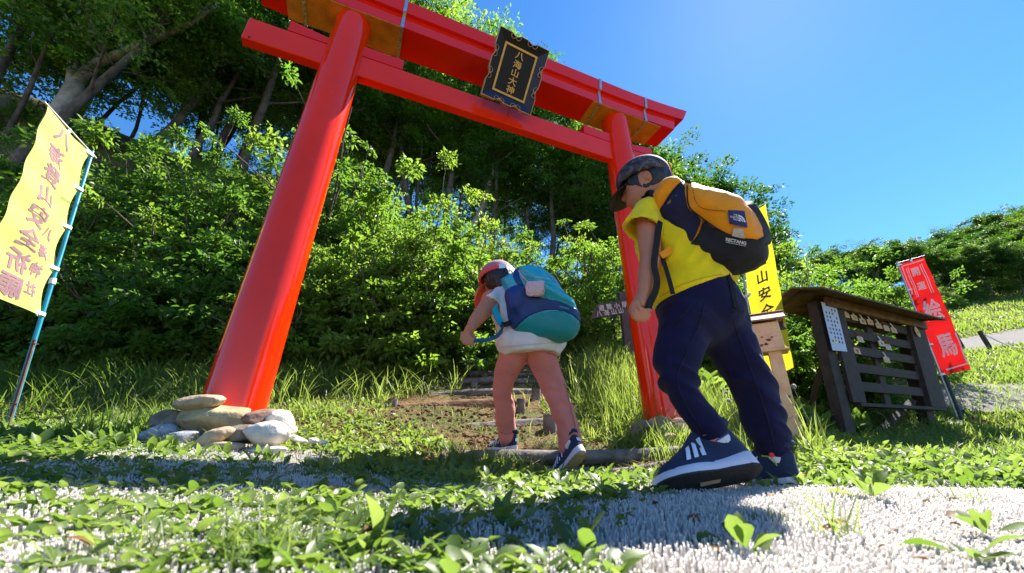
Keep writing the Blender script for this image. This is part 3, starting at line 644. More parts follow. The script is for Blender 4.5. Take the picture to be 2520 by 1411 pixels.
# ------------------------------------------------------------------ votive board (frame for the wooden tablets)
DWOOD = pm('dark_stained_wood', (.050, .033, .026), .75, .5, 14, bump=.4, bscale=60, base2=(.022, .015, .012), stretch=(1, 1, 1)); RWOOD = pm('roof_plank', (.17, .095, .045), .8, .5, 14, bump=.5, bscale=50, base2=(.07, .035, .018))
LB, LT_ = at(2098, 1083, 3.3), at(2018, 742, 3.3); RB, RT = at(2322, 1056, 3.75), at(2252, 800, 3.75)
eb = empty('votive_board', (LB+RB)/2); tag(eb, 'dark wooden board with slats and a small roof for hanging prayer tablets', 'board')
BX = unit((RB-LB)*np.array([1, 1, 0])); BN = np.array([-BX[1], BX[0], 0.]); BN = BN if BN[1] > 0 else -BN
GL, GR = at(2122, 990, 3.3), at(2340, 1003, 3.75)     # bottom corners of the slatted field
zl0, zl1 = GL[2], LT_[2]
def EB(s, v, o=0.0):
    """s 0..1 from left to right post, v 0..1 from the bottom rail to the roof, o metres behind the front face."""
    kL = (GL[2]-LB[2])/(LT_[2]-LB[2]); kR = (GR[2]-RB[2])/(RT[2]-RB[2])
    a = LB+(LT_-LB)*(kL+(1-kL)*v); b = RB+(RT-RB)*(kR+(1-kR)*v); return a+(b-a)*s+BN*o
def plank(mb, s0, s1, v0, v1, o0, o1):
    mb.hexa([EB(s0, v0, o0), EB(s1, v0, o0), EB(s1, v0, o1), EB(s0, v0, o1), EB(s0, v1, o0), EB(s1, v1, o0), EB(s1, v1, o1), EB(s0, v1, o1)]); return mb
for (P, Q, nm) in ((LB, LT_, 'l'), (RB, RT, 'r')):
    mb = MB(); P = P-np.array([0, 0, .06]); w = .055
    if nm == 'r': P, Q = P+BX*-.02+BN*.06, Q+BX*-.02+BN*.06
    c = [(-w, 0), (w, 0), (w, .085), (-w, .085)]
    mb.hexa([P+BX*a+BN*b for a, b in c]+[Q+BX*a+BN*b for a, b in c]); mb.build('post', DWOOD, eb)
mb = MB(); plank(mb, .055, .185, -.0, .99, -.03, -.002); mb.build('side_plank', DWOOD, eb)
mb = MB(); plank(mb, .885, 1.06, -.0, .99, -.03, -.002); mb.build('side_plank', DWOOD, eb)
for v in (.115, .300, .485, .665, .845):
    mb = MB(); plank(mb, .15, .93, v, v+.092, .0, .022); mb.build('slat', DWOOD, eb)
mb = MB(); plank(mb, .12, 1.05, -.035, .0-.004, -.035, .03); mb.build('bottom_rail', DWOOD, eb)
mb = MB(); plank(mb, .46, .52, .0, .99, .024, .05); mb.build('middle_stile', DWOOD, eb)
mb = MB(); plank(mb, .0, 1.05, .935, 1.03, -.06, -.032); mb.build('header', RWOOD, eb)
for sg, nm in ((-1, 'f'), (1, 'b')):       # two roof slopes, three planks each
    for k in range(3):
        a, b = k/3, (k+.97)/3; mb = MB()
        def RP(s, t, up): return EB(s, 1.085-.11*t, sg*.26*t)+ZUP*up+BN*.03
        mb.hexa([RP(-.22, a, 0), RP(1.03, a, 0), RP(1.03, b, 0), RP(-.22, b, 0), RP(-.22, a, .016), RP(1.03, a, .016), RP(1.03, b, .016), RP(-.22, b, .016)]); mb.build('roof_plank', RWOOD, eb)
for s in (-.14, .99):
    mb = MB(); mb.tube([EB(s, 1.0, -.22), EB(s, 1.065, .03), EB(s, 1.0, .28)], .018, n=4); mb.build('rafter', DWOOD, eb)
for (P, Q) in ((EB(.02, .42, .09), at(1965, 985, 3.75)), (EB(.80, .06, .05), at(2150, 1062, 3.55))):
    Q = on_ground(Q[0], Q[1])-np.array([0, 0, .03]); mb = MB(); mb.tube([P, Q], .034, n=4, up=(0, 1, 0)); mb.build('brace', DWOOD, eb)
PAPER = pm('blue_white_paper', (.50, .55, .72), .6, .08, 5); INKD = pm('dark_ink', (.03, .03, .05), .7)
nt = empty('notice', EB(.04, .6, -.03)); tag(nt, 'pale blue laminated notice fixed to the left post of the votive board', 'notice')
n0 = [EB(-.035, .97, -.035), EB(.105, .965, -.035), EB(.105, .48, -.035), EB(-.035, .47, -.035)]
mb = MB(); mb.hexa([p for p in n0[::-1]]+[p-BN*.004 for p in n0[::-1]]); mb.build('sheet', PAPER, nt)
mb = MB(); rg = np.random.default_rng(3)
for c_ in range(4):
    for r_ in range(9):
        if rg.random() < .2: continue
        s0 = -.018+.030*c_; v0 = .915-.042*r_; mb.raw([EB(s0, v0, -.0395), EB(s0+.012, v0, -.0395), EB(s0+.012, v0-.024, -.0395), EB(s0, v0-.024, -.0395)], [(0, 1, 2, 3)])
mb.build('print', INKD, nt)
mb = MB(); c_ = EB(.015, .57, -.0395); mb.raw([c_+BX*.022*math.cos(a)+ZUP*.03*math.sin(a) for a in np.linspace(0, 6.2, 16)], [tuple(range(16))[::-1]]); mb.build('yellow_dot', pm('notice_yellow', (.75, .7, .2), .7), nt)
# wooden prayer tablets
TAB = pm('tablet_wood', (.62, .40, .19), .6, .2, 20, bump=.1); TABP = pm('pale_tablet', (.60, .47, .28), .6, .2, 20); CORDW = pm('white_cord', (.8, .78, .74), .8); CORDR = pm('red_cord', (.45, .06, .02), .8)
P_BLUE = pm('blue_print', (.10, .10, .38), .7); P_RED = pm('red_print', (.55, .03, .03), .7); P_GREY = pm('grey_print', (.28, .24, .2), .8); P_BLK = pm('black_print', (.05, .03, .03), .8)
def tablet(s, v, label, mat, cord, art, round_=False, tilt=0):
    c = EB(s, v, -.012 if s < .86 else -.042); w, h = .082, .062
    if round_: pts = [(w*.36*math.cos(a), h*.85*math.sin(a)) for a in np.linspace(0, 6.283, 18, endpoint=False)]
    else: pts = [(-w/2, -h/2), (w/2, -h/2), (w/2, h*.30), (0, h*.5), (-w/2, h*.30)]
    ct, st = math.cos(tilt), math.sin(tilt); pts = [(x*ct-y*st, x*st+y*ct) for x, y in pts]
    def W(x, y, o=0): return c+BX*x+ZUP*y-BN*o
    root = empty('prayer_tablet', W(0, -h/2)); tag(root, label, 'tablet', 'prayer tablets on the votive board')
    n = len(pts); mb = MB(); mb.raw([W(x, y) for x, y in pts]+[W(x, y, .006) for x, y in pts], [tuple(range(n)), tuple(range(n, 2*n))[::-1]]+[(i, n+i, n+(i+1) % n, (i+1) % n) for i in range(n)]); mb.build('board', mat, root)
    mb = MB(); mb.tube([W(-.004, h*.36, .008), W(-.009, h*.75, .006), W(-.016, h*1.12, .003)], .0026, n=5); mb.tube([W(.004, h*.36, .008), W(0, h*.75, .007), W(-.014, h*1.12, .003)], .0026, n=5); mb.build('cord', cord, root)
    if art == 'lines':
        for k in range(3):
            mb = MB(); yy = .012-.014*k; mb.raw([W(-.026, yy, .0068), W(.028-.01*(k % 2), yy, .0068), W(.028-.01*(k % 2), yy-.004, .0068), W(-.026, yy-.004, .0068)], [(0, 1, 2, 3)]); mb.build('written_line', P_GREY, root)
    else:
        m_, n_, r = art; mb = MB(); a = np.linspace(0, 6.283, 24, endpoint=False); rr = r*(1+.35*np.sin(n_*a)); mb.raw([W(q*math.cos(t), q*.95*math.sin(t)-.004, .0068) for q, t in zip(rr, a)], [tuple(range(24))[::-1]]); mb.build('emblem', m_, root)
tb = [(.215, .905, 'leftmost prayer tablet of the top row with faint red writing', TAB, CORDW, 'lines'), (.295, .895, 'second prayer tablet of the top row with a grey mark', TAB, CORDW, (P_GREY, 4, .014)), (.375, .875, 'third prayer tablet of the top row with a blue flower emblem', TAB, CORDW, (P_BLUE, 5, .016)), (.455, .885, 'fourth prayer tablet of the top row with a red seal', TAB, CORDW, (P_RED, 2, .012)),
      (.54, .865, 'fifth prayer tablet of the top row with written lines', TAB, CORDW, 'lines'), (.62, .855, 'pale prayer tablet on a red cord in the top row', TABP, CORDR, 'lines'), (.70, .85, 'seventh prayer tablet of the top row near the right plank', TAB, CORDW, (P_GREY, 3, .012)),
      (.30, .655, 'pale prayer tablet hanging alone on the second slat at the left', TABP, CORDR, 'lines'), (.52, .655, 'prayer tablet with a dark blue emblem on the second slat in the middle', TABP, CORDW, (P_BLUE, 5, .014)), (.585, .625, 'pale prayer tablet overlapping its neighbour on the second slat', TABP, CORDR, 'lines'),
      (.235, .52, 'prayer tablet with a red and white picture at the left of the third slat', TABP, CORDR, (P_RED, 3, .02)), (.53, .475, 'lowest prayer tablet hanging below the third slat', TAB, CORDW, 'lines')]
for t in tb: tablet(*t)
tablet(.93, .87, 'oval prayer tablet hanging on the right plank of the board', TAB, CORDW, (P_BLK, 3, .009), True, .1)

# ------------------------------------------------------------------ offering box on a post
PINE = pm('pale_painted_wood', (.80, .54, .30), .7, .2, 10, bump=.3, bscale=40, base2=(.62, .38, .19)); PINER = pm('roof_board', (.46, .27, .15), .75, .5, 12, bump=.3, base2=(.2, .08, .05)); RUSTR = pm('rust_red_edge', (.24, .06, .035), .8, .4, 20)
pb_ = at(1957, 1082, 2.5); pb_ = on_ground(pb_[0], pb_[1]); ptp = at(1906, 868, 2.5)
ob = empty('offering_box', pb_); tag(ob, 'small pale wooden offering box with a gable roof on a single post', 'offering box')
AX = unit(np.array([.87, -.50, 0])); AY = np.array([-AX[1], AX[0], 0])     # AX along the long side, AY behind
mb = MB(); w = .036; d_ = [(-w, -w), (w, -w), (w, w), (-w, w)]; mb.hexa([pb_-ZUP*.1+AX*a+AY*b for a, b in d_]+[ptp+AX*a+AY*b for a, b in d_]); mb.build('post', PINE, ob)
c = ptp+ZUP*.0; bw, bd, bh = .185, .105, .185; c = c-AX*.03
RB_ = np.stack([AX, AY, ZUP], 1)
mb = MB(); mb.box(c+ZUP*(bh/2+.012), (bw, bd, bh), RB_, .004); mb.build('body', PINE, ob)
mb = MB(); mb.box(c+ZUP*.005, (bw+.035, bd+.035, .014), RB_, .003); mb.build('base_board', PINE, ob)
for sg in (-1, 1):
    mb = MB(); a = bd/2+.035; q = [(-1, 0), (1, 0), (1, 1), (-1, 1)]
    mb.hexa([c+AX*(x*(bw/2+.045))+AY*(sg*a*t)+ZUP*(bh+.075-.058*t) for x, t in q]+[c+AX*(x*(bw/2+.045))+AY*(sg*a*t)+ZUP*(bh+.087-.058*t) for x, t in q]); rf = mb.build('roof_board', PINER, ob)
mb = MB(); mb.tube([c+AX*(-bw/2-.05)+ZUP*(bh+.091), c+AX*(bw/2+.05)+ZUP*(bh+.091)], .008, n=6); mb.build('ridge_strip', RUSTR, ob)
for sg in (-1, 1):
    mb = MB(); mb.raw([c+AX*sg*(bw/2)+AY*x+ZUP*z for x, z in ((-bd/2, bh+.012), (bd/2, bh+.012), (0, bh+.07))]+[c+AX*sg*(bw/2-.008)+AY*x+ZUP*z for x, z in ((-bd/2, bh+.012), (bd/2, bh+.012), (0, bh+.07))], [(0, 1, 2), (5, 4, 3), (0, 3, 4, 1), (1, 4, 5, 2), (2, 5, 3, 0)]); mb.build('gable', PINE, ob)
def EF(uv): uv = np.asarray(uv); return c+AX*(bw/2+.0025)+AY*uv[:, :1]+ZUP*uv[:, 1:2]
lettering('character', [(t, -.004, .125-.046*i, .055, .95) for i, t in enumerate('賽銭箱')], lambda uv: EF(uv), INKB, ob, .02)
mb = MB(); q = c+AX*(bw/2+.018)+AY*-.01; mb.tube([q+ZUP*.185, q+ZUP*.178, q+ZUP*.160, q+ZUP*.150, q+ZUP*.147], [.006, .014, .019, .024, .020], n=12); auto_smooth(mb.build('bell', pm('bronze_bell', (.13, .10, .06), .5, .3, 30, metal=.6), ob))
mb = MB(); mb.box(q+ZUP*.195, (.03, .022, .014), RB_, .002); mb.build('bell_hook', IRON, ob)
mb = MB(); rg = np.random.default_rng(8)
for k in range(7):
    u = rg.uniform(-.06, .06); z = rg.uniform(.03, .10); r = rg.uniform(.003, .010); mb.raw([c+AX*(u+r*1.6*math.cos(a)*(1+.4*math.sin(3*a)))-AY*(bd/2+.0022)+ZUP*(z+r*math.sin(a)) for a in np.linspace(0, 6.2, 10)], [tuple(range(10))])
o = mb.build('rust_stain', RUSTR, ob); o['kind'] = 'stuff'

# ------------------------------------------------------------------ wooden signpost
SIGN = pm('dark_sign_wood', (.085, .06, .055), .8, .4, 14, bump=.4, bscale=70, base2=(.045, .03, .03))
sp = at(1533, 880, 3.6); g_ = on_ground(sp[0], sp[1]); tp = at(1530, 722, 3.6)
sg_ = empty('signpost', g_); tag(sg_, 'dark wooden arrow signpost with white characters left of the right pillar', 'signpost')
mb = MB(); w = .036; d_ = [(-w, -w), (w, -w), (w, w), (-w, w)]; mb.hexa([np.array([tp[0]+a, sp[1]+b, g_[2]-.1]) for a, b in d_]+[tp+np.array([a, b, 0]) for a, b in d_]); mb.build('post', SIGN, sg_)
s4 = [at(1452, 787, 3.5), at(1640, 757, 3.72), at(1625, 722, 3.72), at(1468, 752, 3.5)]
mb = MB(); mb.hexa([p for p in s4]+[p-np.array([0, .022, 0]) for p in s4]); mb.build('arrow_board', SIGN, sg_)
ex_ = s4[1]-s4[0]; ey_ = unit(np.cross(np.cross(unit(ex_), s4[3]-s4[0]), unit(ex_))); ex_ = unit(ex_); hgt = abs((s4[3]-s4[0])@ey_)
def SGN(uv): return s4[0]-np.array([0, .0245, 0])+ex_*uv[:, :1]+ey_*uv[:, 1:2]
PW = pm('white_lettering', (.62, .60, .60), .8, .15)
k_ = hgt
lettering('character', [(t, .145+i*.088, k_*.70, .062, 1.05) for i, t in enumerate('避難小屋')]+[(t, .105+i*.083, k_*.27, .062, 1.05) for i, t in enumerate('八海山山頂')], SGN, PW, sg_, .010)

# dandelion clocks, marker posts and rope on the meadow
SEED = leaf_mat('seed_head', (.7, .7, .68), (.8, .8, .78), (.6, .6, .58), (.7, .7, .68), .5)
STEM = pm('flower_stem', (.25, .28, .10), .7)
def dandelion(px, py, Y, pyb, r, label, seed):
    rg = np.random.default_rng(seed); c = at(px, py, Y); b = on_ground(c[0]+.02, Y); root = empty('dandelion_clock', b); tag(root, label, 'dandelion', 'dandelion clocks by the offering box')
    mb = MB(); mb.tube(spline(np.array([b-ZUP*.01, (b+c)/2+np.array([.012, 0, 0]), c]), 8), .0022, n=5); mb.build('stalk', STEM, root)
    n = 420; d = rg.normal(size=(n, 3)); d /= np.linalg.norm(d, axis=1)[:, None]; A = d; q = rg.normal(size=(n, 3)); B = np.cross(A, q); B /= np.linalg.norm(B, axis=1)[:, None]
    v, f = leaves4(c+d*r*.15, A, B, np.cross(A, B), np.full(n, r*.9), np.full(n, r*.09)); v2, f2 = leaves4(c+d*r*.8, B, A, np.cross(B, A), np.full(n, r*.3), np.full(n, r*.25))
    me = mesh('seed_head', np.vstack([v, v2]), np.vstack([f, f2+len(v)]), SEED); set_v(me, np.random.default_rng(1).random(len(v)+len(v2))); o = link('seed_head', me, root); o['kind'] = 'stuff'
dandelion(1952, 951, 2.3, 1080, .016, 'dandelion clock in front of the offering box post', 1); dandelion(1943, 976, 2.35, 1080, .011, 'smaller dandelion clock below the first at the offering box', 2)
dandelion(1793, 986, 2.3, 1080, .012, 'dandelion clock between the boy legs', 3); dandelion(1788, 966, 2.35, 1080, .010, 'upper dandelion clock between the boy legs', 4)
for i, (px, py0, py1, Y) in enumerate(((2360, 824, 854, 9.0), (2428, 828, 860, 8.6))):
    a = at(px, py1, Y); b = at(px-6, py0, Y); a = np.array([b[0], Y, on_ground(b[0], Y)[2]-.05]); b = a+ZUP*.5+np.array([-.05, 0, 0]); mb = MB(); mb.tube([a, b], .045, n=8)
    tag(auto_smooth(mb.build('marker_post', DWOOD, None)), ('short dark marker post on the meadow left of the rope', 'short dark marker post holding the meadow rope')[i], 'post', 'marker posts on the meadow')
a = b; rp = spline(np.array([b-ZUP*.03, at(2480, 850, 8.3), at(2540, 858, 8.0), at(2620, 862, 8.0)]), 20); mb = MB(); mb.tube(rp, .012, n=5); tag(mb.build('rope', CORDW, None), 'thin white rope sagging from the marker post across the meadow', 'rope')
# orange lilies seen through the board
ORG = leaf_mat('orange_petal', (.75, .30, .01), (.85, .45, .02), (.7, .3, .01), (.8, .4, .02), .4)
for i, (px, py) in enumerate(((2122, 893), (2130, 908), (2138, 890), (2126, 900))):
    c = at(px, py, 4.15); root = empty('lily_flower', c); tag(root, ('left', 'lowest', 'right', 'middle')[i]+' orange lily flower seen through the slats of the board', 'flower', 'orange lilies behind the board'); rg = np.random.default_rng(i); n = 7
    d = rg.normal(size=(n, 3)); d[:, 1] = -abs(d[:, 1])*.5; d /= np.linalg.norm(d, axis=1)[:, None]; Bq = np.cross(d, rg.normal(size=(n, 3))); Bq /= np.linalg.norm(Bq, axis=1)[:, None]
    v, f = leaves6(np.repeat(c[None], n, 0), d, Bq, np.cross(d, Bq), np.full(n, .06), np.full(n, .028)); me = mesh('petals', v, f, ORG); set_v(me, np.repeat(rg.random(n), 6)); link('petals', me, root)
    mb = MB(); g_ = on_ground(c[0], c[1]+.05); mb.tube([g_, c], .004, n=5); mb.build('stalk', STEM, root)
print('props', time.time()-T0)
# ------------------------------------------------------------------ smooth solids for bodies, clothes and bags
def smin(a, b, k):
    if k <= 0: return np.minimum(a, b)
    h = np.clip(.5+.5*(b-a)/k, 0, 1); return b*(1-h)+a*h-k*h*(1-h)
class Field:
    """A distance field on a grid; rounded solids are blended into it and its surface is meshed."""
    BIG = .06
    def __init__(s, lo, hi, h):
        s.h = h; s.lo = np.asarray(lo, float); n = np.ceil((np.asarray(hi)-s.lo)/h).astype(int)+1
        s.ax = [(s.lo[i]+h*np.arange(n[i])).astype(np.float32) for i in range(3)]; s.D = np.full(n, s.BIG, np.float32)
    def _g(s, lo, hi):
        sl = []
        for i in range(3):
            a = int(np.clip(np.floor((lo[i]-s.lo[i])/s.h), 0, s.D.shape[i])); b = int(np.clip(np.ceil((hi[i]-s.lo[i])/s.h)+1, 0, s.D.shape[i])); sl.append(slice(a, max(a, b)))
        sl = tuple(sl); X = s.ax[0][sl[0]][:, None, None]; Y = s.ax[1][sl[1]][None, :, None]; Z = s.ax[2][sl[2]][None, None, :]; return sl, X, Y, Z
    def _put(s, sl, d, k, op):
        if op == 'u': s.D[sl] = smin(s.D[sl], d, k)
        else: s.D[sl] = -smin(-s.D[sl], d, k)
    def cap(s, a, b, ra, rb, k=.012, op='u'):
        a = np.asarray(a, float); b = np.asarray(b, float); m = max(ra, rb)+s.BIG; sl, X, Y, Z = s._g(np.minimum(a, b)-m, np.maximum(a, b)+m); ab = b-a; L2 = max(ab@ab, 1e-9)
        t = np.clip(((X-a[0])*ab[0]+(Y-a[1])*ab[1]+(Z-a[2])*ab[2])/L2, 0, 1)
        d = np.sqrt((X-a[0]-t*ab[0])**2+(Y-a[1]-t*ab[1])**2+(Z-a[2]-t*ab[2])**2)-(ra+(rb-ra)*t); s._put(sl, d, k, op); return s
    def chain(s, pts, rad, k=.012, op='u', n=None):
        pts = np.asarray(pts, float); rad = np.asarray(rad, float)
        if n: q = spline(np.column_stack([pts, rad]), n); pts, rad = q[:, :3], q[:, 3]
        m = rad.max()+s.BIG; sl, X, Y, Z = s._g(pts.min(0)-m, pts.max(0)+m); D = None
        for i in range(len(pts)-1):
            a = pts[i]; ab = pts[i+1]-a; L2 = max(ab@ab, 1e-9); t = np.clip(((X-a[0])*ab[0]+(Y-a[1])*ab[1]+(Z-a[2])*ab[2])/L2, 0, 1)
            d = np.sqrt((X-a[0]-t*ab[0])**2+(Y-a[1]-t*ab[1])**2+(Z-a[2]-t*ab[2])**2)-(rad[i]+(rad[i+1]-rad[i])*t); D = d if D is None else np.minimum(D, d)
        s._put(sl, np.minimum(D, s.BIG), k, op); return s
    def ell(s, c, r, R=None, k=.012, op='u'):
        c = np.asarray(c, float); r = np.asarray(r, float); m = r.max()+s.BIG; sl, X, Y, Z = s._g(c-m, c+m); P = [X-c[0], Y-c[1], Z-c[2]]
        if R is not None: R = np.asarray(R); P = [P[0]*R[0, i]+P[1]*R[1, i]+P[2]*R[2, i] for i in range(3)]
        k0 = np.sqrt(sum((p/q)**2 for p, q in zip(P, r))); k1 = np.sqrt(sum((p/q**2)**2 for p, q in zip(P, r)))+1e-9; d = k0*(k0-1)/k1; s._put(sl, d, k, op); return s
    def cut(s, c, n):
        n = unit(n); X = s.ax[0][:, None, None]; Y = s.ax[1][None, :, None]; Z = s.ax[2][None, None, :]; s.D = np.maximum(s.D, ((X-c[0])*n[0]+(Y-c[1])*n[1]+(Z-c[2])*n[2]).astype(np.float32)); return s
    def shell(s, t): s.D = np.maximum(s.D, -(s.D+t)); return s
    def grids(s): return s.ax[0][:, None, None], s.ax[1][None, :, None], s.ax[2][None, None, :]
    def mesh(s):
        D = s.D.copy(); D[[0, -1]] = .05; D[:, [0, -1]] = .05; D[:, :, [0, -1]] = .05; S = D < 0; n = D.shape
        c8 = [(i, j, k) for i in (0, 1) for j in (0, 1) for k in (0, 1)]; cnt = np.zeros((n[0]-1, n[1]-1, n[2]-1), np.int8)
        for i, j, k in c8: cnt += S[i:n[0]-1+i, j:n[1]-1+j, k:n[2]-1+k]
        act = np.argwhere((cnt > 0) & (cnt < 8)); idx = -np.ones(cnt.shape, np.int64); idx[tuple(act.T)] = np.arange(len(act)); acc = np.zeros((len(act), 3)); num = np.zeros(len(act)); vals = {c: D[act[:, 0]+c[0], act[:, 1]+c[1], act[:, 2]+c[2]] for c in c8}
        for a in c8:
            for ax in range(3):
                if a[ax] == 0:
                    b = list(a); b[ax] = 1; b = tuple(b); x = (vals[a] < 0) != (vals[b] < 0); t = np.where(x, vals[a]/(vals[a]-vals[b]+1e-12), 0); p = np.array(a, float)[None]+0*acc; p[:, ax] = t; acc[x] += p[x]; num[x] += 1
        V_ = s.lo+(act+acc/num[:, None])*s.h; F_ = []
        for ax in range(3):
            o1, o2 = [(1, 2), (2, 0), (0, 1)][ax]; sh = [slice(None)]*3; sh2 = [slice(None)]*3; sh[ax] = slice(0, -1); sh2[ax] = slice(1, None); x = S[tuple(sh)] != S[tuple(sh2)]; e = np.argwhere(x); e = e[(e[:, o1] > 0) & (e[:, o2] > 0)]
            flip = S[tuple(e.T)]; d1 = np.zeros(3, int); d1[o1] = 1; d2 = np.zeros(3, int); d2[o2] = 1
            q = np.stack([idx[tuple((e-d1-d2).T)], idx[tuple((e-d2).T)], idx[tuple(e.T)], idx[tuple((e-d1).T)]], 1); q[~flip] = q[~flip][:, ::-1]; F_.append(q)
        return V_, np.concatenate(F_)
    def build(s, name, mat, parent, disp=None, relax=1):
        v, f = s.mesh()
        for _ in range(relax):      # light smoothing of the grid steps
            a = np.zeros_like(v); n = np.zeros(len(v))
            for i, j in ((0, 1), (1, 2), (2, 3), (3, 0)):
                np.add.at(a, f[:, i], v[f[:, j]]); np.add.at(n, f[:, i], 1); np.add.at(a, f[:, j], v[f[:, i]]); np.add.at(n, f[:, j], 1)
            v = v*.4+.6*a/n[:, None]
        if disp is not None:
            e1 = v[f[:, 1]]-v[f[:, 0]]; e2 = v[f[:, 3]]-v[f[:, 0]]; fn = np.cross(e1, e2); nn = np.zeros_like(v)
            for i in range(4): np.add.at(nn, f[:, i], fn)
            nn /= np.linalg.norm(nn, axis=1)[:, None]+1e-12; v = v+nn*disp(v)[:, None]
        return add(name, v, f, mat, parent, True)
def bbox(pts, m): pts = np.asarray(pts); return pts.min(0)-m, pts.max(0)+m
def folds(dirs, amp, freq, seed):
    """Cloth creases: ridged noise stretched across the given direction."""
    d = unit(dirs)
    def fn(v):
        t = v@d; q = np.stack([t*freq, (v[:, 0]+v[:, 1])*freq*.22, v[:, 2]*freq*.22], 1)
        return amp*(.55-2*np.abs(noise3(q, 1.0, seed)))+amp*.5*noise3(v, freq*.5, seed+1)
    return fn

SKIN = pm('skin', (.52, .205, .115), .5, .12, 14, bump=.05, bscale=200, spec=.35); HAIR = pm('black_hair', (.012, .009, .008), .45, .4, 60, bump=.5, bscale=120, stretch=(1, 1, .2))
SKIN.node_tree.nodes['Principled BSDF'].inputs['Subsurface Weight'].default_value = .12; SKIN.node_tree.nodes['Principled BSDF'].inputs['Subsurface Radius'].default_value = (.01, .004, .002); SKIN.node_tree.nodes['Principled BSDF'].inputs['Subsurface Scale'].default_value = 1.0
def fabric(name, base, rough=.75, bump=.25, bscale=25, sheen=.2, var=.15): return pm(name, base, rough, var, 18, bump=bump, bscale=bscale, spec=.25, sheen=sheen)
NAVYC = fabric('navy_jersey', (.0055, .0045, .036), .85, .35, 30, .06); YELT = fabric('yellow_jersey', (.88, .66, .002), .8, .3, 30); WTEE = fabric('white_jersey', (.74, .70, .76), .8, .3, 30); SALM = fabric('salmon_cotton', (.62, .19, .15), .85, .35, 35, .2)
BLKS = pm('black_webbing', (.006, .006, .008), .85, .2, 30, bump=.3, bscale=300); SHOEN = fabric('navy_knit', (.016, .028, .065), .75, .4, 220, .1); MIDS = pm('white_midsole', (.62, .60, .68), .55, .1, 20, bump=.15, bscale=120); OUTS = pm('black_outsole', (.022, .02, .02), .8, .3, 40, bump=.8, bscale=260)
WPRT = pm('white_overlay', (.72, .72, .78), .5, .05); LIME = pm('lime_piping', (.35, .6, .12), .5, .1); TANR = pm('tan_shank', (.55, .40, .24), .6, .15); SOCKW = fabric('white_sock', (.72, .70, .72), .85, .3, 200); SOCKB = fabric('blue_sock', (.03, .08, .32), .85, .3, 200); SOCKR = pm('red_spot', (.6, .02, .02), .8)
GREYS = pm('beige_sole', (.36, .28, .17), .75, .3, 30, bump=.4, bscale=90)

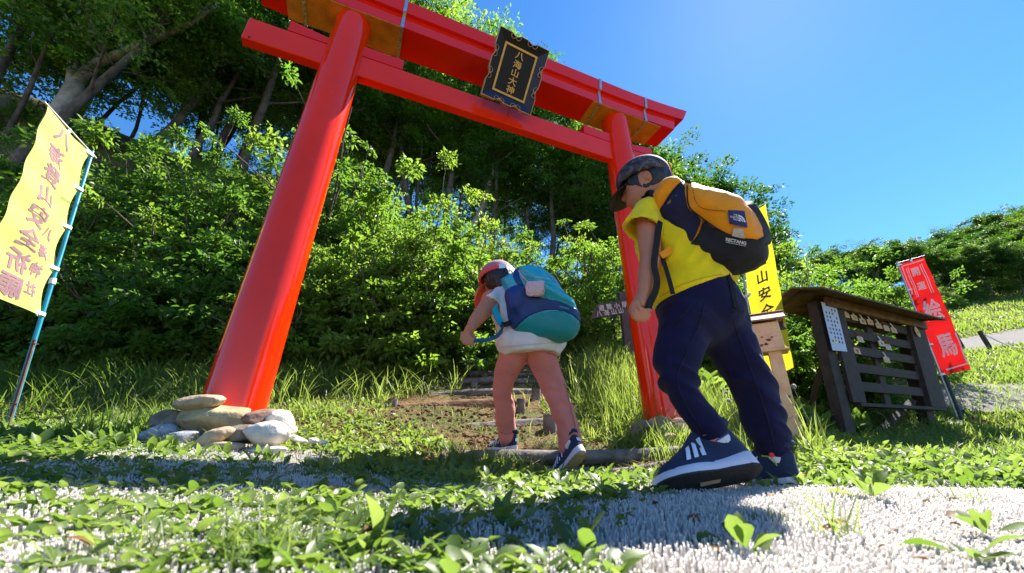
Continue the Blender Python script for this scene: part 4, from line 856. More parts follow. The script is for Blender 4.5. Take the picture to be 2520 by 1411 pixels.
def shoe(parent, heel, toe, up, ankle, Ls, kind):
    """A sneaker: outsole, midsole, upper with side stripes. heel/toe are the ends of its sole."""
    heel, toe = np.asarray(heel, float), np.asarray(toe, float); x = unit(toe-heel); z = unit(np.asarray(up)-x*(np.asarray(up)@x)); y = np.cross(z, x); L_ = Ls
    c0 = heel+((toe-heel)-x*L_)/2; zk = 1.14 if kind == 'A' else 1.0
    def G(p): p = np.asarray(p, float); return c0+p[:, :1]*x*L_+p[:, 1:2]*y*L_+p[:, 2:3]*z*L_*zk
    xs = np.concatenate([1-np.cos(np.linspace(0, math.pi/2, 7)), []])*.12; st = np.unique(np.concatenate([xs, np.linspace(.12, .85, 12), 1-xs]))
    def hw(t): return np.interp(t, [0, .02, .06, .12, .3, .45, .68, .8, .9, .96, .99, 1], [.0, .055, .098, .125, .130, .128, .172, .170, .135, .085, .04, .0])
    def offs(t): return np.interp(t, [0, .5, 1], [.0, .0, -.02])
    spring = lambda t: .035*np.clip((t-.7)/.3, 0, 1)**2+.015*np.clip((.1-t)/.1, 0, 1)**2
    def loop(zf, k):
        a = [(t, hw(t)*k+offs(t), zf(t)) for t in st]; b = [(t, -hw(t)*k+offs(t), zf(t)) for t in st[::-1][1:-1]]; return np.array(a+b)
    def tubes(loops):
        n = len(loops[0]); f = []
        for i in range(len(loops)-1): f += [(i*n+j, i*n+(j+1) % n, (i+1)*n+(j+1) % n, (i+1)*n+j) for j in range(n)]
        m = len(st); b = (len(loops)-1)*n
        f += [(j, n-j, n-j-1, j+1) if j > 0 else (0, n-1, 1) for j in range(0, m-2)][:]
        f.append((m-2, m, m-1))
        f += [(b+j, b+j+1, b+n-j-1, b+n-j) if j > 0 else (b, b+1, b+n-1) for j in range(0, m-2)]; f.append((b+m-2, b+m-1, b+m)); return G(np.vstack(loops)), f
    ms = lambda t: .092+.050*np.clip((.35-t)/.35, 0, 1)-.025*np.clip((t-.6)/.4, 0, 1)+spring(t)
    v, f = tubes([loop(lambda t: spring(t)+.018, .97), loop(lambda t: spring(t)+.05, 1.05), loop(lambda t: ms(t)-.02, 1.03), loop(ms, .96)]); sh = auto_smooth(add('shoe', v, f, MIDS if kind == 'A' else MIDS, parent), 50)
    v, f = tubes([loop(lambda t: spring(t), .9), loop(lambda t: spring(t)+.004, .97), loop(lambda t: spring(t)+.020, .98)]); auto_smooth(add('outsole', v, f, OUTS if kind == 'A' else GREYS, sh), 50)
    # upper: rounded sections rising to the collar
    n = 17; sec = []
    tt = np.array([.015, .035, .07, .13, .20, .28, .35, .42, .50, .58, .66, .74, .82, .89, .94, .965])
    for t in tt:
        w = hw(t)*.97; top = np.interp(t, [0, .05, .12, .25, .34, .42, .6, .78, .9, .97], [.34, .44, .48, .43, .43, .43, .295, .205, .165, .10]); b0 = ms(t)-.012; h_ = max(.02, top-b0)
        e = np.interp(t, [0, .4, .7, 1], [.42, .45, .62, .8]); a = np.linspace(0, math.pi, n)
        lean_ = .30 if t < .42 else .0
        sec.append(np.stack([np.full(n, t)+0*a, offs(t)+w*np.sign(np.cos(a))*np.abs(np.cos(a))**e*(1-.32*np.sin(a)*(t < .5)), b0+h_*np.abs(np.sin(a))**.75], 1))
    v = G(np.vstack(sec)); m = len(tt); f = [(i*n+k, (i+1)*n+k, (i+1)*n+k+1, i*n+k+1) for i in range(m-1) for k in range(n-1)]+[tuple(range(n)), tuple((m-1)*n+k for k in range(n))[::-1]]
    up_ = auto_smooth(add('upper', v, f, SHOEN, sh), 60)
    def side(t, q, sgn, lift=.004):       # a point on the side of the upper: q 0 at the sole .. 1 at the top
        w = hw(t)*.97; top = np.interp(t, [0, .05, .12, .25, .34, .42, .6, .78, .9, .97], [.34, .44, .48, .43, .43, .43, .295, .205, .165, .10]); b0 = ms(t)-.012; e = np.interp(t, [0, .4, .7, 1], [.42, .45, .62, .8]); a = math.asin(min(1, q))
        return [t, offs(t)+sgn*(w*abs(math.cos(a))**e*(1-.32*math.sin(a)*(t < .5))+lift), b0+(top-b0)*math.sin(a)**.75]
    if kind == 'A':
        for sgn in (-1, 1):
            for k in range(3):
                t0 = .47+.085*k; mb = MB(); P = []
                for q, dt in ((.12, .0), (.30, -.024), (.48, -.048), (.64, -.068)):
                    P += [side(t0+dt, q, sgn, .016), side(t0+dt+.048, q, sgn, .016)]
                mb.raw(G(P), [(0, 1, 3, 2), (2, 3, 5, 4), (4, 5, 7, 6)]); mb.build('stripe', WPRT, sh)
            pts = G([side(.20, .28, sgn, .006), side(.225, .5, sgn, .006), side(.26, .62, sgn, .006), side(.36, .66, sgn, .006)]); mb = MB(); mb.tube(pts, .0020, n=5); mb.build('piping', LIME, sh)
        mb = MB(); mb.raw(G([(.42, -.03, -.004), (.60, -.035, -.004), (.62, .025, -.004), (.42, .02, -.004)]), [(0, 1, 2, 3)]); mb.build('shank', TANR, sh)
        # strap across the instep
        P = []
        for a in np.linspace(.12, .88, 9):
            for t in (.47, .56):
                w = hw(t)*.97+.012; top = np.interp(t, [.42, .6, .78], [.385, .285, .205])+.012; b0 = ms(t)-.012; e = .5; an = a*math.pi; P.append([t, offs(t)+w*np.sign(math.cos(an))*abs(math.cos(an))**e, b0+(top-b0)*math.sin(an)**.75])
        mb = MB(); mb.raw(G(P), [(2*i, 2*i+1, 2*i+3, 2*i+2) for i in range(8)]); mb.build('strap', SHOEN, sh)
    else:
        for k in range(6):
            t0 = .44+.07*k; mb = MB()
            for sgn in (-1, 1): mb.tube(G([side(t0, .25, sgn, .005), side(t0-.02, .6, sgn, .005), side(t0-.03, .9, sgn, .006)]), .0028, n=5)
            mb.build('stripe', WPRT, sh)
        mb = MB(); mb.raw(G([(.008, y_, z_) for y_, z_ in ((-.05, .24), (.05, .24), (.045, .31), (-.045, .31))]), [(0, 1, 2, 3)]); mb.build('heel_patch', WPRT, sh)
    # padded collar ring
    ring = G([(.17+.15*math.cos(a), .082*math.sin(a), .462+.018*math.cos(2*a)) for a in np.linspace(0, 2*math.pi, 20)]); mb = MB(); mb.tube(ring, .012*L_/.24, n=7); mb.build('collar', SHOEN, sh, True)
    return G([(.17, 0, .44)])[0], G([(.19, 0, .25)])[0]
def sock(parent, a, b, r0, r1, bands):
    a, b = np.asarray(a), np.asarray(b); mb = MB(); mb.tube([a+(b-a)*t for t in np.linspace(0, 1, 6)], np.linspace(r0, r1, 6), n=18); s = auto_smooth(mb.build('sock', SOCKW, parent), 60)
    for t0, t1 in bands:
        mb = MB(); mb.tube([a+(b-a)*t0, a+(b-a)*t1], [r0+(r1-r0)*t0+.0015, r0+(r1-r0)*t1+.0015], n=18, cap=False); auto_smooth(mb.build('band', SOCKB, s), 60)
    return s
def finger(F, pts, r): F.chain(pts, r, .004)

# ------------------------------------------------------------------ boy
def B(px, py, Y): return at(px, py, Y)
boy = empty('person', B(1850, 1205, 1.16)); tag(boy, 'child in a yellow t-shirt and navy trousers striding left with an orange and black backpack', 'person', 'children climbing to the gate')
pel = B(1728, 772, 1.16); neck = B(1606, 502, 1.17); chest = B(1648, 600, 1.17); waist = B(1705, 712, 1.17)
HA, HB, KA, AA, KB, AB = B(1700, 800, 1.12), B(1778, 792, 1.21), B(1660, 905, 1.11), B(1752, 1075, 1.08), B(1842, 925, 1.20), B(1903, 1105, 1.19)
fwd = unit((-.86, .44, -.22)); lat = unit((-.45, -.88, 0)); hup = unit(np.cross(lat, fwd)); hup = hup if hup[2] > 0 else -hup; HR = np.stack([fwd, lat, hup], 1)
hc = B(1589, 456, 1.18)
shL, elb, wri = B(1592, 522, 1.10), B(1601, 632, 1.075), B(1586, 712, 1.065)
# body: head, neck, trunk, arms with hands, legs - one skin
allp = [pel, neck, chest, HA, HB, KA, AA, KB, AB, hc, shL, elb, wri, B(1548, 790, 1.07), hc+hup*.1]
Fd = Field(*bbox(allp, .13), .0042)
Fd.ell(hc, (.086, .068, .094), HR).ell(hc+fwd*.03-hup*.045, (.055, .05, .05), HR, .02)
Fd.ell(hc+fwd*.088-hup*.015, (.014, .010, .014), HR, .012).ell(hc+fwd*.082-hup*.048, (.012, .02, .007), HR, .008)      # nose, lips
Fd.ell(hc+fwd*.07+lat*.026+hup*.008, (.014, .012, .008), HR, .006, 's').ell(hc+fwd*.07-lat*.026+hup*.008, (.014, .012, .008), HR, .006, 's')
for sg in (1, -1):
    e = hc+lat*sg*.068-fwd*.012-hup*.012; Fd.ell(e, (.013, .007, .020), HR, .003).ell(e+lat*sg*.006+fwd*.003, (.007, .005, .012), HR, .002, 's')
Fd.chain([hc-hup*.06-fwd*.02, neck, chest], [.045, .046, .09], .02).chain([chest, waist, pel], [.10, .10, .10], .03)
Fd.chain([HA, KA, AA], [.06, .036, .026], .02).chain([HB, KB, AB], [.06, .038, .027], .02)
Fd.chain([shL, B(1597, 590, 1.085), elb, B(1594, 668, 1.07), wri], [.040, .036, .0325, .029, .0195], .008, n=10).cap(chest, shL, .055, .036, .02)
shR = B(1635, 560, 1.29); Fd.chain([chest, shR, B(1640, 640, 1.32), B(1650, 690, 1.30)], [.06, .04, .032, .02], .02)
Fd.chain([wri, B(1582, 730, 1.065), B(1575, 748, 1.064)], [.0195, .020, .021], .010).ell(B(1573, 746, 1.068), (.019, .014, .021), None, .008)
for pts in ([(1566, 742), (1572, 758), (1585, 765), (1599, 764)], [(1559, 748), (1564, 767), (1578, 775), (1597, 775)], [(1555, 757), (1560, 776), (1574, 783), (1594, 783)], [(1554, 766), (1561, 783), (1572, 788), (1586, 789)]):
    k = (pts[0][1]-742)/24; finger(Fd, [B(x, y, 1.038+.012*k-.006*(i == 1)) for i, (x, y) in enumerate(pts)], [.0078, .0072, .0068, .006])
finger(Fd, [B(1586, 735, 1.075), B(1594, 750, 1.08), B(1597, 762, 1.075)], [.009, .0085, .007])
for g_ in ([(1563, 752), (1569, 767), (1582, 771), (1598, 770)], [(1558, 762), (1563, 775), (1577, 780), (1596, 780)], [(1556, 770), (1562, 782), (1574, 787), (1590, 788)]): Fd.chain([B(x, y, 1.030) for x, y in g_], [.0042]*4, .001, 's')
Fd.build('body', SKIN, boy, relax=0)
# hair under the cap, at nape and temples
Fh = Field(*bbox([hc], .14), .0045); Fh.ell(hc-fwd*.006+hup*.006, (.092, .074, .098), HR); Fh.cut(hc+fwd*.035-hup*.03, unit(fwd*.75-hup*.75)); Fh.cut(hc-hup*.058+fwd*0, -hup-fwd*.15)
Fh.ell(hc+lat*.075-fwd*.004-hup*.014, (.024, .03, .032), HR, .004, 's')
Fh.build('hair', HAIR, boy, lambda v: .003*noise3(v*np.array([1, 1, .25]), 160, 2))
# cap
m, N, L, b = _nt('camouflage'); tc = N.new('ShaderNodeTexCoord'); n1 = N.new('ShaderNodeTexNoise'); n1.inputs['Scale'].default_value = 26; n1.inputs['Detail'].default_value = 2; n1.inputs['Distortion'].default_value = .6; L.new(tc.outputs['Object'], n1.inputs['Vector'])
r = ramp(N, [(0, (.012, .012, .03)), (.43, (.012, .012, .03)), (.45, (.05, .042, .045)), (.54, (.05, .042, .045)), (.56, (.12, .10, .10)), (.62, (.12, .10, .10)), (.64, (.02, .018, .02))]); r.color_ramp.interpolation = 'LINEAR'; L.new(n1.outputs['Fac'], r.inputs['Fac']); L.new(r.outputs['Color'], b.inputs['Base Color']); b.inputs['Roughness'].default_value = .75; CAMO = m
capc = hc+hup*.030; Fc = Field(*bbox([hc, hc+fwd*.17], .14), .0042); Fc.ell(capc, (.103, .085, .093), HR); Fc.shell(.010); rim = hc+hup*.012; rn = unit(-hup*1.0+fwd*.12); Fc.cut(rim, rn)
cap_o = Fc.build('cap', CAMO, boy); tag(cap_o, 'camouflage baseball cap')
Fb = Field(*bbox([hc+fwd*.12, hc], .14), .004); bc = hc+fwd*.085+hup*.008; bf = unit(fwd-hup*.28); bu = unit(hup+fwd*.28); BR = np.stack([bf, lat, bu], 1); Fb.ell(bc-bu*.045, (.098, .082, .052), BR); Fb.shell(.006); Fb.cut(bc-bu*.018, -bu); Fb.cut(hc+fwd*.075, -fwd)
Fb.build('brim', pm('dark_brim', (.022, .02, .026), .75, .2, 20), cap_o)
# trousers
tp = [pel, HA, HB, KA, AA, KB, AB, waist]; Ft = Field(*bbox(tp, .17), .0055)
Ft.ell(B(1722, 758, 1.165), (.136, .115, .098), None, .03).chain([B(1690, 790, 1.13), B(1674, 850, 1.115), B(1663, 905, 1.11), B(1692, 990, 1.095), B(1728, 1032, 1.09), B(1744, 1056, 1.09)], [.085, .068, .062, .0425, .039, .041], .012, n=12)
Ft.chain([B(1768, 785, 1.20), B(1802, 855, 1.20), B(1838, 920, 1.20), B(1868, 985, 1.20), B(1884, 1048, 1.195), B(1896, 1072, 1.19), B(1901, 1098, 1.19)], [.088, .074, .067, .061, .058, .049, .044], .008, n=14)
Ft.chain([B(1712, 735, 1.17), B(1722, 765, 1.17)], [.118, .12], .03)
Ft.ell(B(1700, 660, 1.17), (.20, .2, .062), np.stack([unit((1, 0, .42)), np.array([0, 1, 0]), unit((-.42, 0, 1))], 1), .004, 's')
dleg = lambda v: .0075*(.55-2*np.abs(noise3(np.stack([(v@unit((.5, .2, .9)))*26, (v[:, 0]-v[:, 1])*9, v[:, 2]*4], 1), 1, 4)))*np.clip((.46-v[:, 2])*6, .25, 1)+.003*noise3(v, 22, 6)
tr = Ft.build('trousers', NAVYC, boy, dleg); tr['label'] = 'loose navy jogging trousers'
for (p, q, r) in ((B(1745, 1057, 1.09), B(1753, 1071, 1.092), .0425), (B(1901, 1098, 1.19), B(1904, 1114, 1.19), .0455)):
    mb = MB(); mb.tube([p, (p+q)/2, q], [r, r*1.02, r*.96], n=24, cap=False); auto_smooth(mb.build('cuff', NAVYC, tr), 60)
# t-shirt
Fs = Field(*bbox([waist, chest, neck, shL, B(1545, 590, 1.08), B(1825, 700, 1.2), B(1612, 760, 1.17)], .13), .005)
Fs.chain([B(1708, 722, 1.17), B(1678, 655, 1.17), B(1645, 590, 1.17), B(1618, 528, 1.17)], [.127, .125, .118, .075], .03, n=9).cap(B(1618, 528, 1.17), shL+np.array([.01, .02, .01]), .075, .052, .03)
Fs.ell(B(1655, 720, 1.16), (.085, .09, .06), None, .03).ell(B(1762, 692, 1.19), (.07, .08, .022), None, .02)
Fs.cap(shL, B(1577, 570, 1.085), .050, .062, .015)
R2 = np.stack([unit((1, 0, .40)), np.array([0, 1, 0]), unit((-.40, 0, 1))], 1); Fs.ell(B(1716, 790, 1.17), (.30, .3, .090), R2, .004, 's')
# hollow sleeve
ax_ = unit(B(1577, 575, 1.085)-shL); Fs.cap(B(1585, 548, 1.092), B(1577, 570, 1.085)+ax_*.09, .049, .060, .002, 's')
X, Y_, Z = Fs.grids(); cpt = B(1578, 566, 1.085); dd = ((X-cpt[0])*ax_[0]+(Y_-cpt[1])*ax_[1]+(Z-cpt[2])*ax_[2]); near = np.sqrt((X-cpt[0])**2+(Y_-cpt[1])**2+(Z-cpt[2])**2) < .105; lft = (X < cpt[0]+.055); Fs.D = np.where(near & lft, np.maximum(Fs.D, dd.astype(np.float32)), Fs.D)
Fs.cap(neck+hup*.01, hc-hup*.03, .058, .056, .004, 's')
ts = Fs.build('t_shirt', YELT, boy, lambda v: .0075*np.clip((v[:, 2]-.50)*14, .3, 1)*(.55-2*np.abs(noise3(np.stack([(v@unit((.7, 0, -.7)))*22, v[:, 1]*8, (v@unit((.7, 0, .7)))*6], 1), 1, 3)))); ts['label'] = 'bright yellow short-sleeved t-shirt'
def on_cloth(F, pts, r=.0016, lift=.003, Y0=.9, n=24):
    """A thin seam lying on a garment: photo pixels are dropped on the solid's near surface."""
    q = spline(np.array([(*p, 0) for p in pts], float), n)[:, :2]; out = []
    for x, y in q:
        d = ray(x, y); Ys = np.arange(Y0, Y0+.5, .002); P = d[None]*Ys[:, None]; ix = np.clip(np.round((P-F.lo)/F.h).astype(int), 0, np.array(F.D.shape)-1); hit = F.D[ix[:, 0], ix[:, 1], ix[:, 2]] < 0
        if hit.any(): out.append(d*(Ys[int(np.argmax(hit))]-lift))
    return out
def seam(F, pts, mat, parent, name='seam', r=.0013, lift=.004, Y0=.9):
    o = on_cloth(F, pts, r, lift, Y0)
    if len(o) > 3: MB().tube(spline(np.array(o[::2]), 40), r, n=5).build(name, mat, parent, True)
SEAMN = pm('navy_seam', (.004, .004, .020), .8); SEAMY = pm('ochre_seam', (.55, .38, .002), .8)
seam(Ft, [(1735, 745), (1720, 800), (1690, 870), (1668, 930), (1690, 1000), (1740, 1070)], SEAMN, tr, 'side_seam'); seam(Ft, [(1700, 752), (1682, 775), (1652, 800)], SEAMN, tr, 'pocket', .0016); seam(Ft, [(1790, 750), (1838, 880), (1880, 1000), (1910, 1110)], SEAMN, tr, 'side_seam')
seam(Fs, [(1548, 548), (1572, 552), (1600, 540), (1618, 548)], SEAMY, ts, 'sleeve_stitching', .0011); seam(Fs, [(1625, 730), (1680, 700), (1740, 682), (1785, 674)], SEAMY, ts, 'hem_stitching', .0011); seam(Fs, [(1632, 560), (1640, 640), (1648, 715)], SEAMY, ts, 'side_seam', .0011)
# socks and shoes
hA, tA = B(1878, 1160, 1.035), B(1622, 1212, 1.025); cA, iA = shoe(boy, hA, tA, (-.05, .60, .79), AA, np.linalg.norm(tA-hA)*1.02, 'A')
hB = B(1972, 1208, 1.15); tB = B(1775, 1198, 1.30); tB[2] = hB[2]+.004; cB, iB = shoe(boy, hB, tB, (.0, .06, 1), AB, np.linalg.norm(tB-hB)*1.06, 'A')
sock(boy, B(1744, 1054, 1.09), iA, .035, .030, ((.36, .46), (.56, .62))); s2 = sock(boy, B(1902, 1098, 1.19), iB, .036, .024, ((.34, .46),))
for p in (B(1900, 1120, 1.150),):
    mb = MB(); mb.raw([p+np.array([.007*math.cos(a), 0, .006*math.sin(a)]) for a in np.linspace(0, 6.28, 12, endpoint=False)]+[p+np.array([.007*math.cos(a), .004, .006*math.sin(a)]) for a in np.linspace(0, 6.28, 12, endpoint=False)], [tuple(range(12))]+[(i, (i+1) % 12, 12+(i+1) % 12, 12+i) for i in range(12)]); mb.build('red_spot', SOCKR, s2)
print('boy', time.time()-T0)

# ------------------------------------------------------------------ backpacks: padded outlines with sewn panels
class Pad:
    """A padded bag: an outline in a plane through c facing n, with rounded thickness."""
    def __init__(s, c, n, t, r, h):
        s.c = np.asarray(c, float); s.n = unit(n); s.u = unit(np.cross(ZUP, s.n)); s.u = s.u if s.u[0] > 0 else -s.u; s.v = np.cross(s.n, s.u); s.v = s.v if s.v[2] > 0 else -s.v; s.t, s.r, s.h = t, r, h
    def px(s, x, y): d = ray(x, y); k = (s.c@s.n)/(d@s.n); q = d*k-s.c; return (q@s.u, q@s.v)
    def poly(s, pts, smooth=True):
        p = np.array([s.px(*q) for q in pts])
        if smooth: p = spline(np.vstack([p, p[:1]]), len(p)*4)[:-1]
        return p
    def world(s, uv, w=0): uv = np.asarray(uv, float); return s.c+uv[:, :1]*s.u+uv[:, 1:2]*s.v+s.n*(np.asarray(w).reshape(-1, 1) if np.ndim(w) else w)
    def field(s, P, m=.03): w = max(s.t+.05, .1); c8 = np.vstack([s.world(P, w), s.world(P, -w)]); return Field(*bbox(c8, m), s.h)
    def loc(s, F): X, Y, Z = F.grids(); X, Y, Z = X-s.c[0], Y-s.c[1], Z-s.c[2]; return [X*a[0]+Y*a[1]+Z*a[2] for a in (s.u, s.v, s.n)]
    @staticmethod
    def sd(U, Vv, P):
        d = np.full(np.broadcast(U, Vv).shape, 9., np.float32); sg = np.ones_like(d); n = len(P)
        for i in range(n):
            a, b = P[i], P[(i+1) % n]; e = b-a; wx, wy = U-a[0], Vv-a[1]; t = np.clip((wx*e[0]+wy*e[1])/(e@e+1e-12), 0, 1); d = np.minimum(d, (wx-e[0]*t)**2+(wy-e[1]*t)**2)
            c1 = Vv >= a[1]; c2 = Vv < b[1]; c3 = e[0]*wy > e[1]*wx; sg = np.where((c1 & c2 & c3) | (~c1 & ~c2 & ~c3), -sg, sg)
        return (sg*np.sqrt(d)).astype(np.float32)
    def solid(s, d2, W, t=None, r=None, off=0.0):
        t = t or s.t; r = r or s.r; a = d2+r; b = np.abs(W-off)-t+r; return np.sqrt(np.maximum(a, 0)**2+np.maximum(b, 0)**2)+np.minimum(np.maximum(a, b), 0)-r
def bag(name, label, pad, outline, base_mat, panels, bulges, disp, extra_name='body'):
    root = empty(name, pad.world(pad.poly(outline).min(0)[None])[0]); tag(root, label, 'backpack')
    P = pad.poly(outline); F0 = pad.field(P); U, Vv, W = pad.loc(F0); d2 = pad.sd(U, Vv, P); D = pad.solid(d2, W)
    for pts, t, r, off, k in bulges: D = smin(D, pad.solid(pad.sd(U, Vv, pad.poly(pts)), W, t, r, off), k)
    F0.D = D.astype(np.float32); F0.build(extra_name, base_mat, root, disp)
    for nm, pts, mat, lift in panels:
        q = pad.sd(U, Vv, pad.poly(pts)); F1 = Field.__new__(Field); F1.h, F1.lo, F1.ax = F0.h, F0.lo, F0.ax; F1.D = np.maximum(np.maximum(D-lift, q), -(D+.006)); F1.D = np.maximum(F1.D, -(W+.02)).astype(np.float32); F1.build(nm, mat, root, disp)
    def surf(uv, lift):      # height of the bag's front surface above its plane
        uv = np.asarray(uv, float); ws = np.linspace(.0, pad.t+.06, 50); best = np.zeros(len(uv))
        Pl = P; d_ = pad.sd(uv[:, 0], uv[:, 1], Pl); bl = [(pad.sd(uv[:, 0], uv[:, 1], pad.poly(p)), t, r, off, k) for p, t, r, off, k in bulges]
        for w in ws:
            q = pad.solid(d_, w)
            for dd_, t, r, off, k in bl: q = smin(q, pad.solid(dd_, w, t, r, off), k)
            best = np.where(q < 0, w, best)
        return pad.world(uv, best+lift)
    return root, surf
pad = Pad(B(1755, 565, 1.085), -unit(B(1755, 565, 1.085))+np.array([-.05, 0, .12]), .105, .085, .0048)
ORA = fabric('orange_nylon', (.88, .30, .002), .55, .3, 22, .1, .1); BLN = fabric('black_nylon', (.012, .012, .022), .6, .35, 24, .05); NVN = fabric('midnight_nylon', (.010, .010, .040), .6, .35, 24, .05); PATCH = pm('navy_patch', (.008, .014, .12), .6, .1); MESHB = pm('black_mesh', (.02, .02, .02), .7, .5, 120)
out1 = [(1609, 482), (1632, 450), (1660, 440), (1690, 452), (1740, 464), (1790, 480), (1824, 494), (1834, 512), (1856, 532), (1878, 572), (1889, 606), (1888, 634), (1868, 652), (1830, 668), (1796, 674), (1745, 662), (1698, 652), (1665, 634), (1646, 612), (1630, 570), (1620, 535)]
nylon = lambda v: .0040*(.55-2*np.abs(noise3(np.stack([(v@unit((.6, .2, -.7)))*16, v[:, 1]*9, (v@unit((.7, 0, .6)))*7], 1), 1, 12)))+.0015*noise3(v, 45, 3)
bp1, sf1 = bag('backpack', 'orange and black school backpack worn by the child in yellow', pad, out1, ORA,
    [('side_panel', [(1622, 541), (1640, 520), (1662, 492), (1684, 462), (1692, 470), (1698, 500), (1706, 527), (1735, 548), (1720, 590), (1690, 622), (1655, 626), (1638, 595)], NVN, .004),
     ('base_panel', [(1646, 632), (1690, 622), (1722, 588), (1740, 552), (1766, 570), (1800, 586), (1832, 596), (1856, 598), (1878, 588), (1900, 570), (1905, 640), (1870, 668), (1796, 690), (1740, 680), (1690, 665)], BLN, .006)],
    [([(1700, 470), (1790, 490), (1822, 505), (1850, 545), (1870, 590), (1820, 605), (1760, 580), (1715, 540)], .125, .06, .0, .03), ([(1615, 490), (1640, 455), (1665, 446), (1682, 458), (1660, 490), (1630, 530)], .115, .05, 0, .01)], nylon)
def on_bag(pad, surf, quad, w=.0):
    """Map (u, v) in 0..1 to the bag's surface over a four-sided patch given by photo corners (tl, tr, br, bl)."""
    c4 = np.array([pad.px(*q) for q in quad])
    def fn(uv, lift=.0075): uv = np.asarray(uv, float); u, v = uv[:, :1], uv[:, 1:2]; q = (c4[0]*(1-u)+c4[1]*u)*(1-v)+(c4[3]*(1-u)+c4[2]*u)*v; return surf(q, lift)
    return fn
def patch(name, fn, mat, parent, n=7, lift=.007):
    g = np.linspace(0, 1, n); U, Vv = np.meshgrid(g, g, indexing='ij'); return add(name, fn(np.stack([U.ravel(), Vv.ravel()], 1), lift), grid_faces(n, n), mat, parent, True)
fn = on_bag(pad, sf1, ((1795, 532), (1833, 531), (1840, 571), (1799, 563))); patch('logo_patch', fn, PATCH, bp1)
def words(fn, items, name, mat, parent, lift, off=.02):
    for t, u, v, w, h in items:
        g, f = glyphs(t, off); e = g.max(0)-g.min(0); MB().raw(fn(np.stack([u+g[:, 0]/e[0]*w, v-g[:, 1]/e[1]*h], 1), lift), f).build(name, mat, parent)
WLOGO = pm('white_embroidery', (.75, .75, .78), .7, .1)
words(fn, [('THE', .42, .32, .24, .13), ('NORTH', .33, .47, .44, .13), ('FACE', .42, .62, .30, .13)], 'logo_words', WLOGO, bp1, .0088)
for r0, r1 in ((.0, .10), (.14, .22), (.26, .36)):
    mb = MB(); n = 10; a = np.linspace(0, math.pi/2, n); P = [(.58+r*math.sin(t), .70-r*math.cos(t)*1.15) for r in (max(r0, .004), r1) for t in a]; mb.raw(fn(np.array(P), .0088), [(i, i+1, n+i+1, n+i) for i in range(n-1)]); mb.build('logo_arc', WLOGO, bp1)
fn = on_bag(pad, sf1, ((1809, 572), (1830, 574), (1834, 596), (1804, 590))); patch('small_tag', fn, pm('grey_tag', (.55, .5, .48), .7), bp1)
mb = MB()
for v0 in (.3, .68):
    for k in range(6): u0 = .24+.09*k; mb.raw(fn(np.array([(u0, v0), (u0+.06, v0), (u0+.06, v0+.12), (u0, v0+.12)]), .0068), [(0, 1, 2, 3)])
mb.build('tag_print', ORA, bp1)['kind'] = 'stuff'
fn = on_bag(pad, sf1, ((1790, 592), (1838, 602), (1837, 612), (1789, 602))); words(fn, [('RECTANG', .5, .45, .96, .75)], 'name_print', WLOGO, bp1, .0140, .035); mb = MB(); q = np.linspace(.03, .97, 8); mb.raw(np.vstack([fn(np.stack([q, q*0+1.02], 1), .0140), fn(np.stack([q, q*0+1.10], 1), .0140)]), [(i, i+1, 8+i+1, 8+i) for i in range(7)]); mb.build('underline', WLOGO, bp1)
fn = on_bag(pad, sf1, ((1656, 510), (1676, 492), (1680, 500), (1654, 518))); patch('side_logo', fn, pm('copper_print', (.22, .10, .07), .7), bp1, 4, .0055)
def zip_line(pad_, sf, pts, mat, parent, name='zip', r=.0028, lift=.004):
    q = spline(np.array([(*pad_.px(*p), 0) for p in pts]), 26)[:, :2]; MB().tube(sf(q, lift), r, n=6).build(name, mat, parent, True)
zip_line(pad, sf1, [(1700, 470), (1706, 520), (1735, 547), (1780, 578), (1820, 594), (1858, 597)], BLKS, bp1, 'panel_piping', .0022, .006); zip_line(pad, sf1, [(1712, 470), (1722, 510), (1742, 528), (1790, 534)], pm('dark_orange_seam', (.42, .12, .002), .8), bp1, 'seam', .0014, .003); zip_line(pad, sf1, [(1686, 456), (1664, 490), (1640, 522), (1622, 542)], BLKS, bp1, 'panel_piping', .0028, .005); zip_line(pad, sf1, [(1740, 552), (1728, 585), (1700, 615), (1655, 630)], pm('black_seam', (.004, .004, .006), .8), bp1, 'seam', .0018, .008)
def strap(parent, pts, w, mat=BLKS, name='strap', across=(1, 0, 0), th=.0035): mb = MB(); mb.ribbon(spline(np.array(pts), 18), w, th, across); return auto_smooth(mb.build(name, mat, parent), 50)
strap(bp1, [B(1624, 545, 1.05), B(1616, 600, 1.03), B(1610, 650, 1.03), B(1617, 690, 1.035), B(1612, 720, 1.04), B(1600, 745, 1.045), B(1594, 766, 1.05)], .020, across=(1, .3, -.2))
strap(bp1, [B(1628, 628, 1.06), B(1640, 665, 1.045), B(1650, 700, 1.04), B(1656, 724, 1.04)], .013); strap(bp1, [B(1652, 612, 1.05), B(1640, 622, 1.045), B(1626, 630, 1.045)], .022, ORA, 'strap_pad', (0, 0, 1))
strap(bp1, [B(1790, 672, 1.07), B(1800, 700, 1.05), B(1806, 735, 1.045), B(1814, 762, 1.045)], .012); mb = MB(); mb.tube([B(1806, 768, 1.04), B(1830, 766, 1.04)], .004, n=6); mb.build('buckle', BLKS, bp1)
strap(bp1, [B(1684, 452, 1.03), B(1693, 447, 1.0), B(1703, 455, 1.0), B(1700, 463, 1.02)], .010, name='haul_loop', across=(0, 0, 1))
strap(bp1, [B(1612, 484, 1.08), B(1600, 478, 1.12), B(1586, 486, 1.15)], .030, BLN, 'shoulder_strap', (0, 1, .3), .008)
mb = MB(); q = spline(np.array([B(1826, 500, 1.02), B(1852, 528, .99), B(1876, 572, .985), B(1886, 604, 1.0)]), 14); mb.ribbon(q, np.concatenate([[.01], np.full(12, .045), [.02]]), .012, unit(B(1860, 530, 1)-B(1840, 560, 1))); mb.build('mesh_pocket', MESHB, bp1, True)
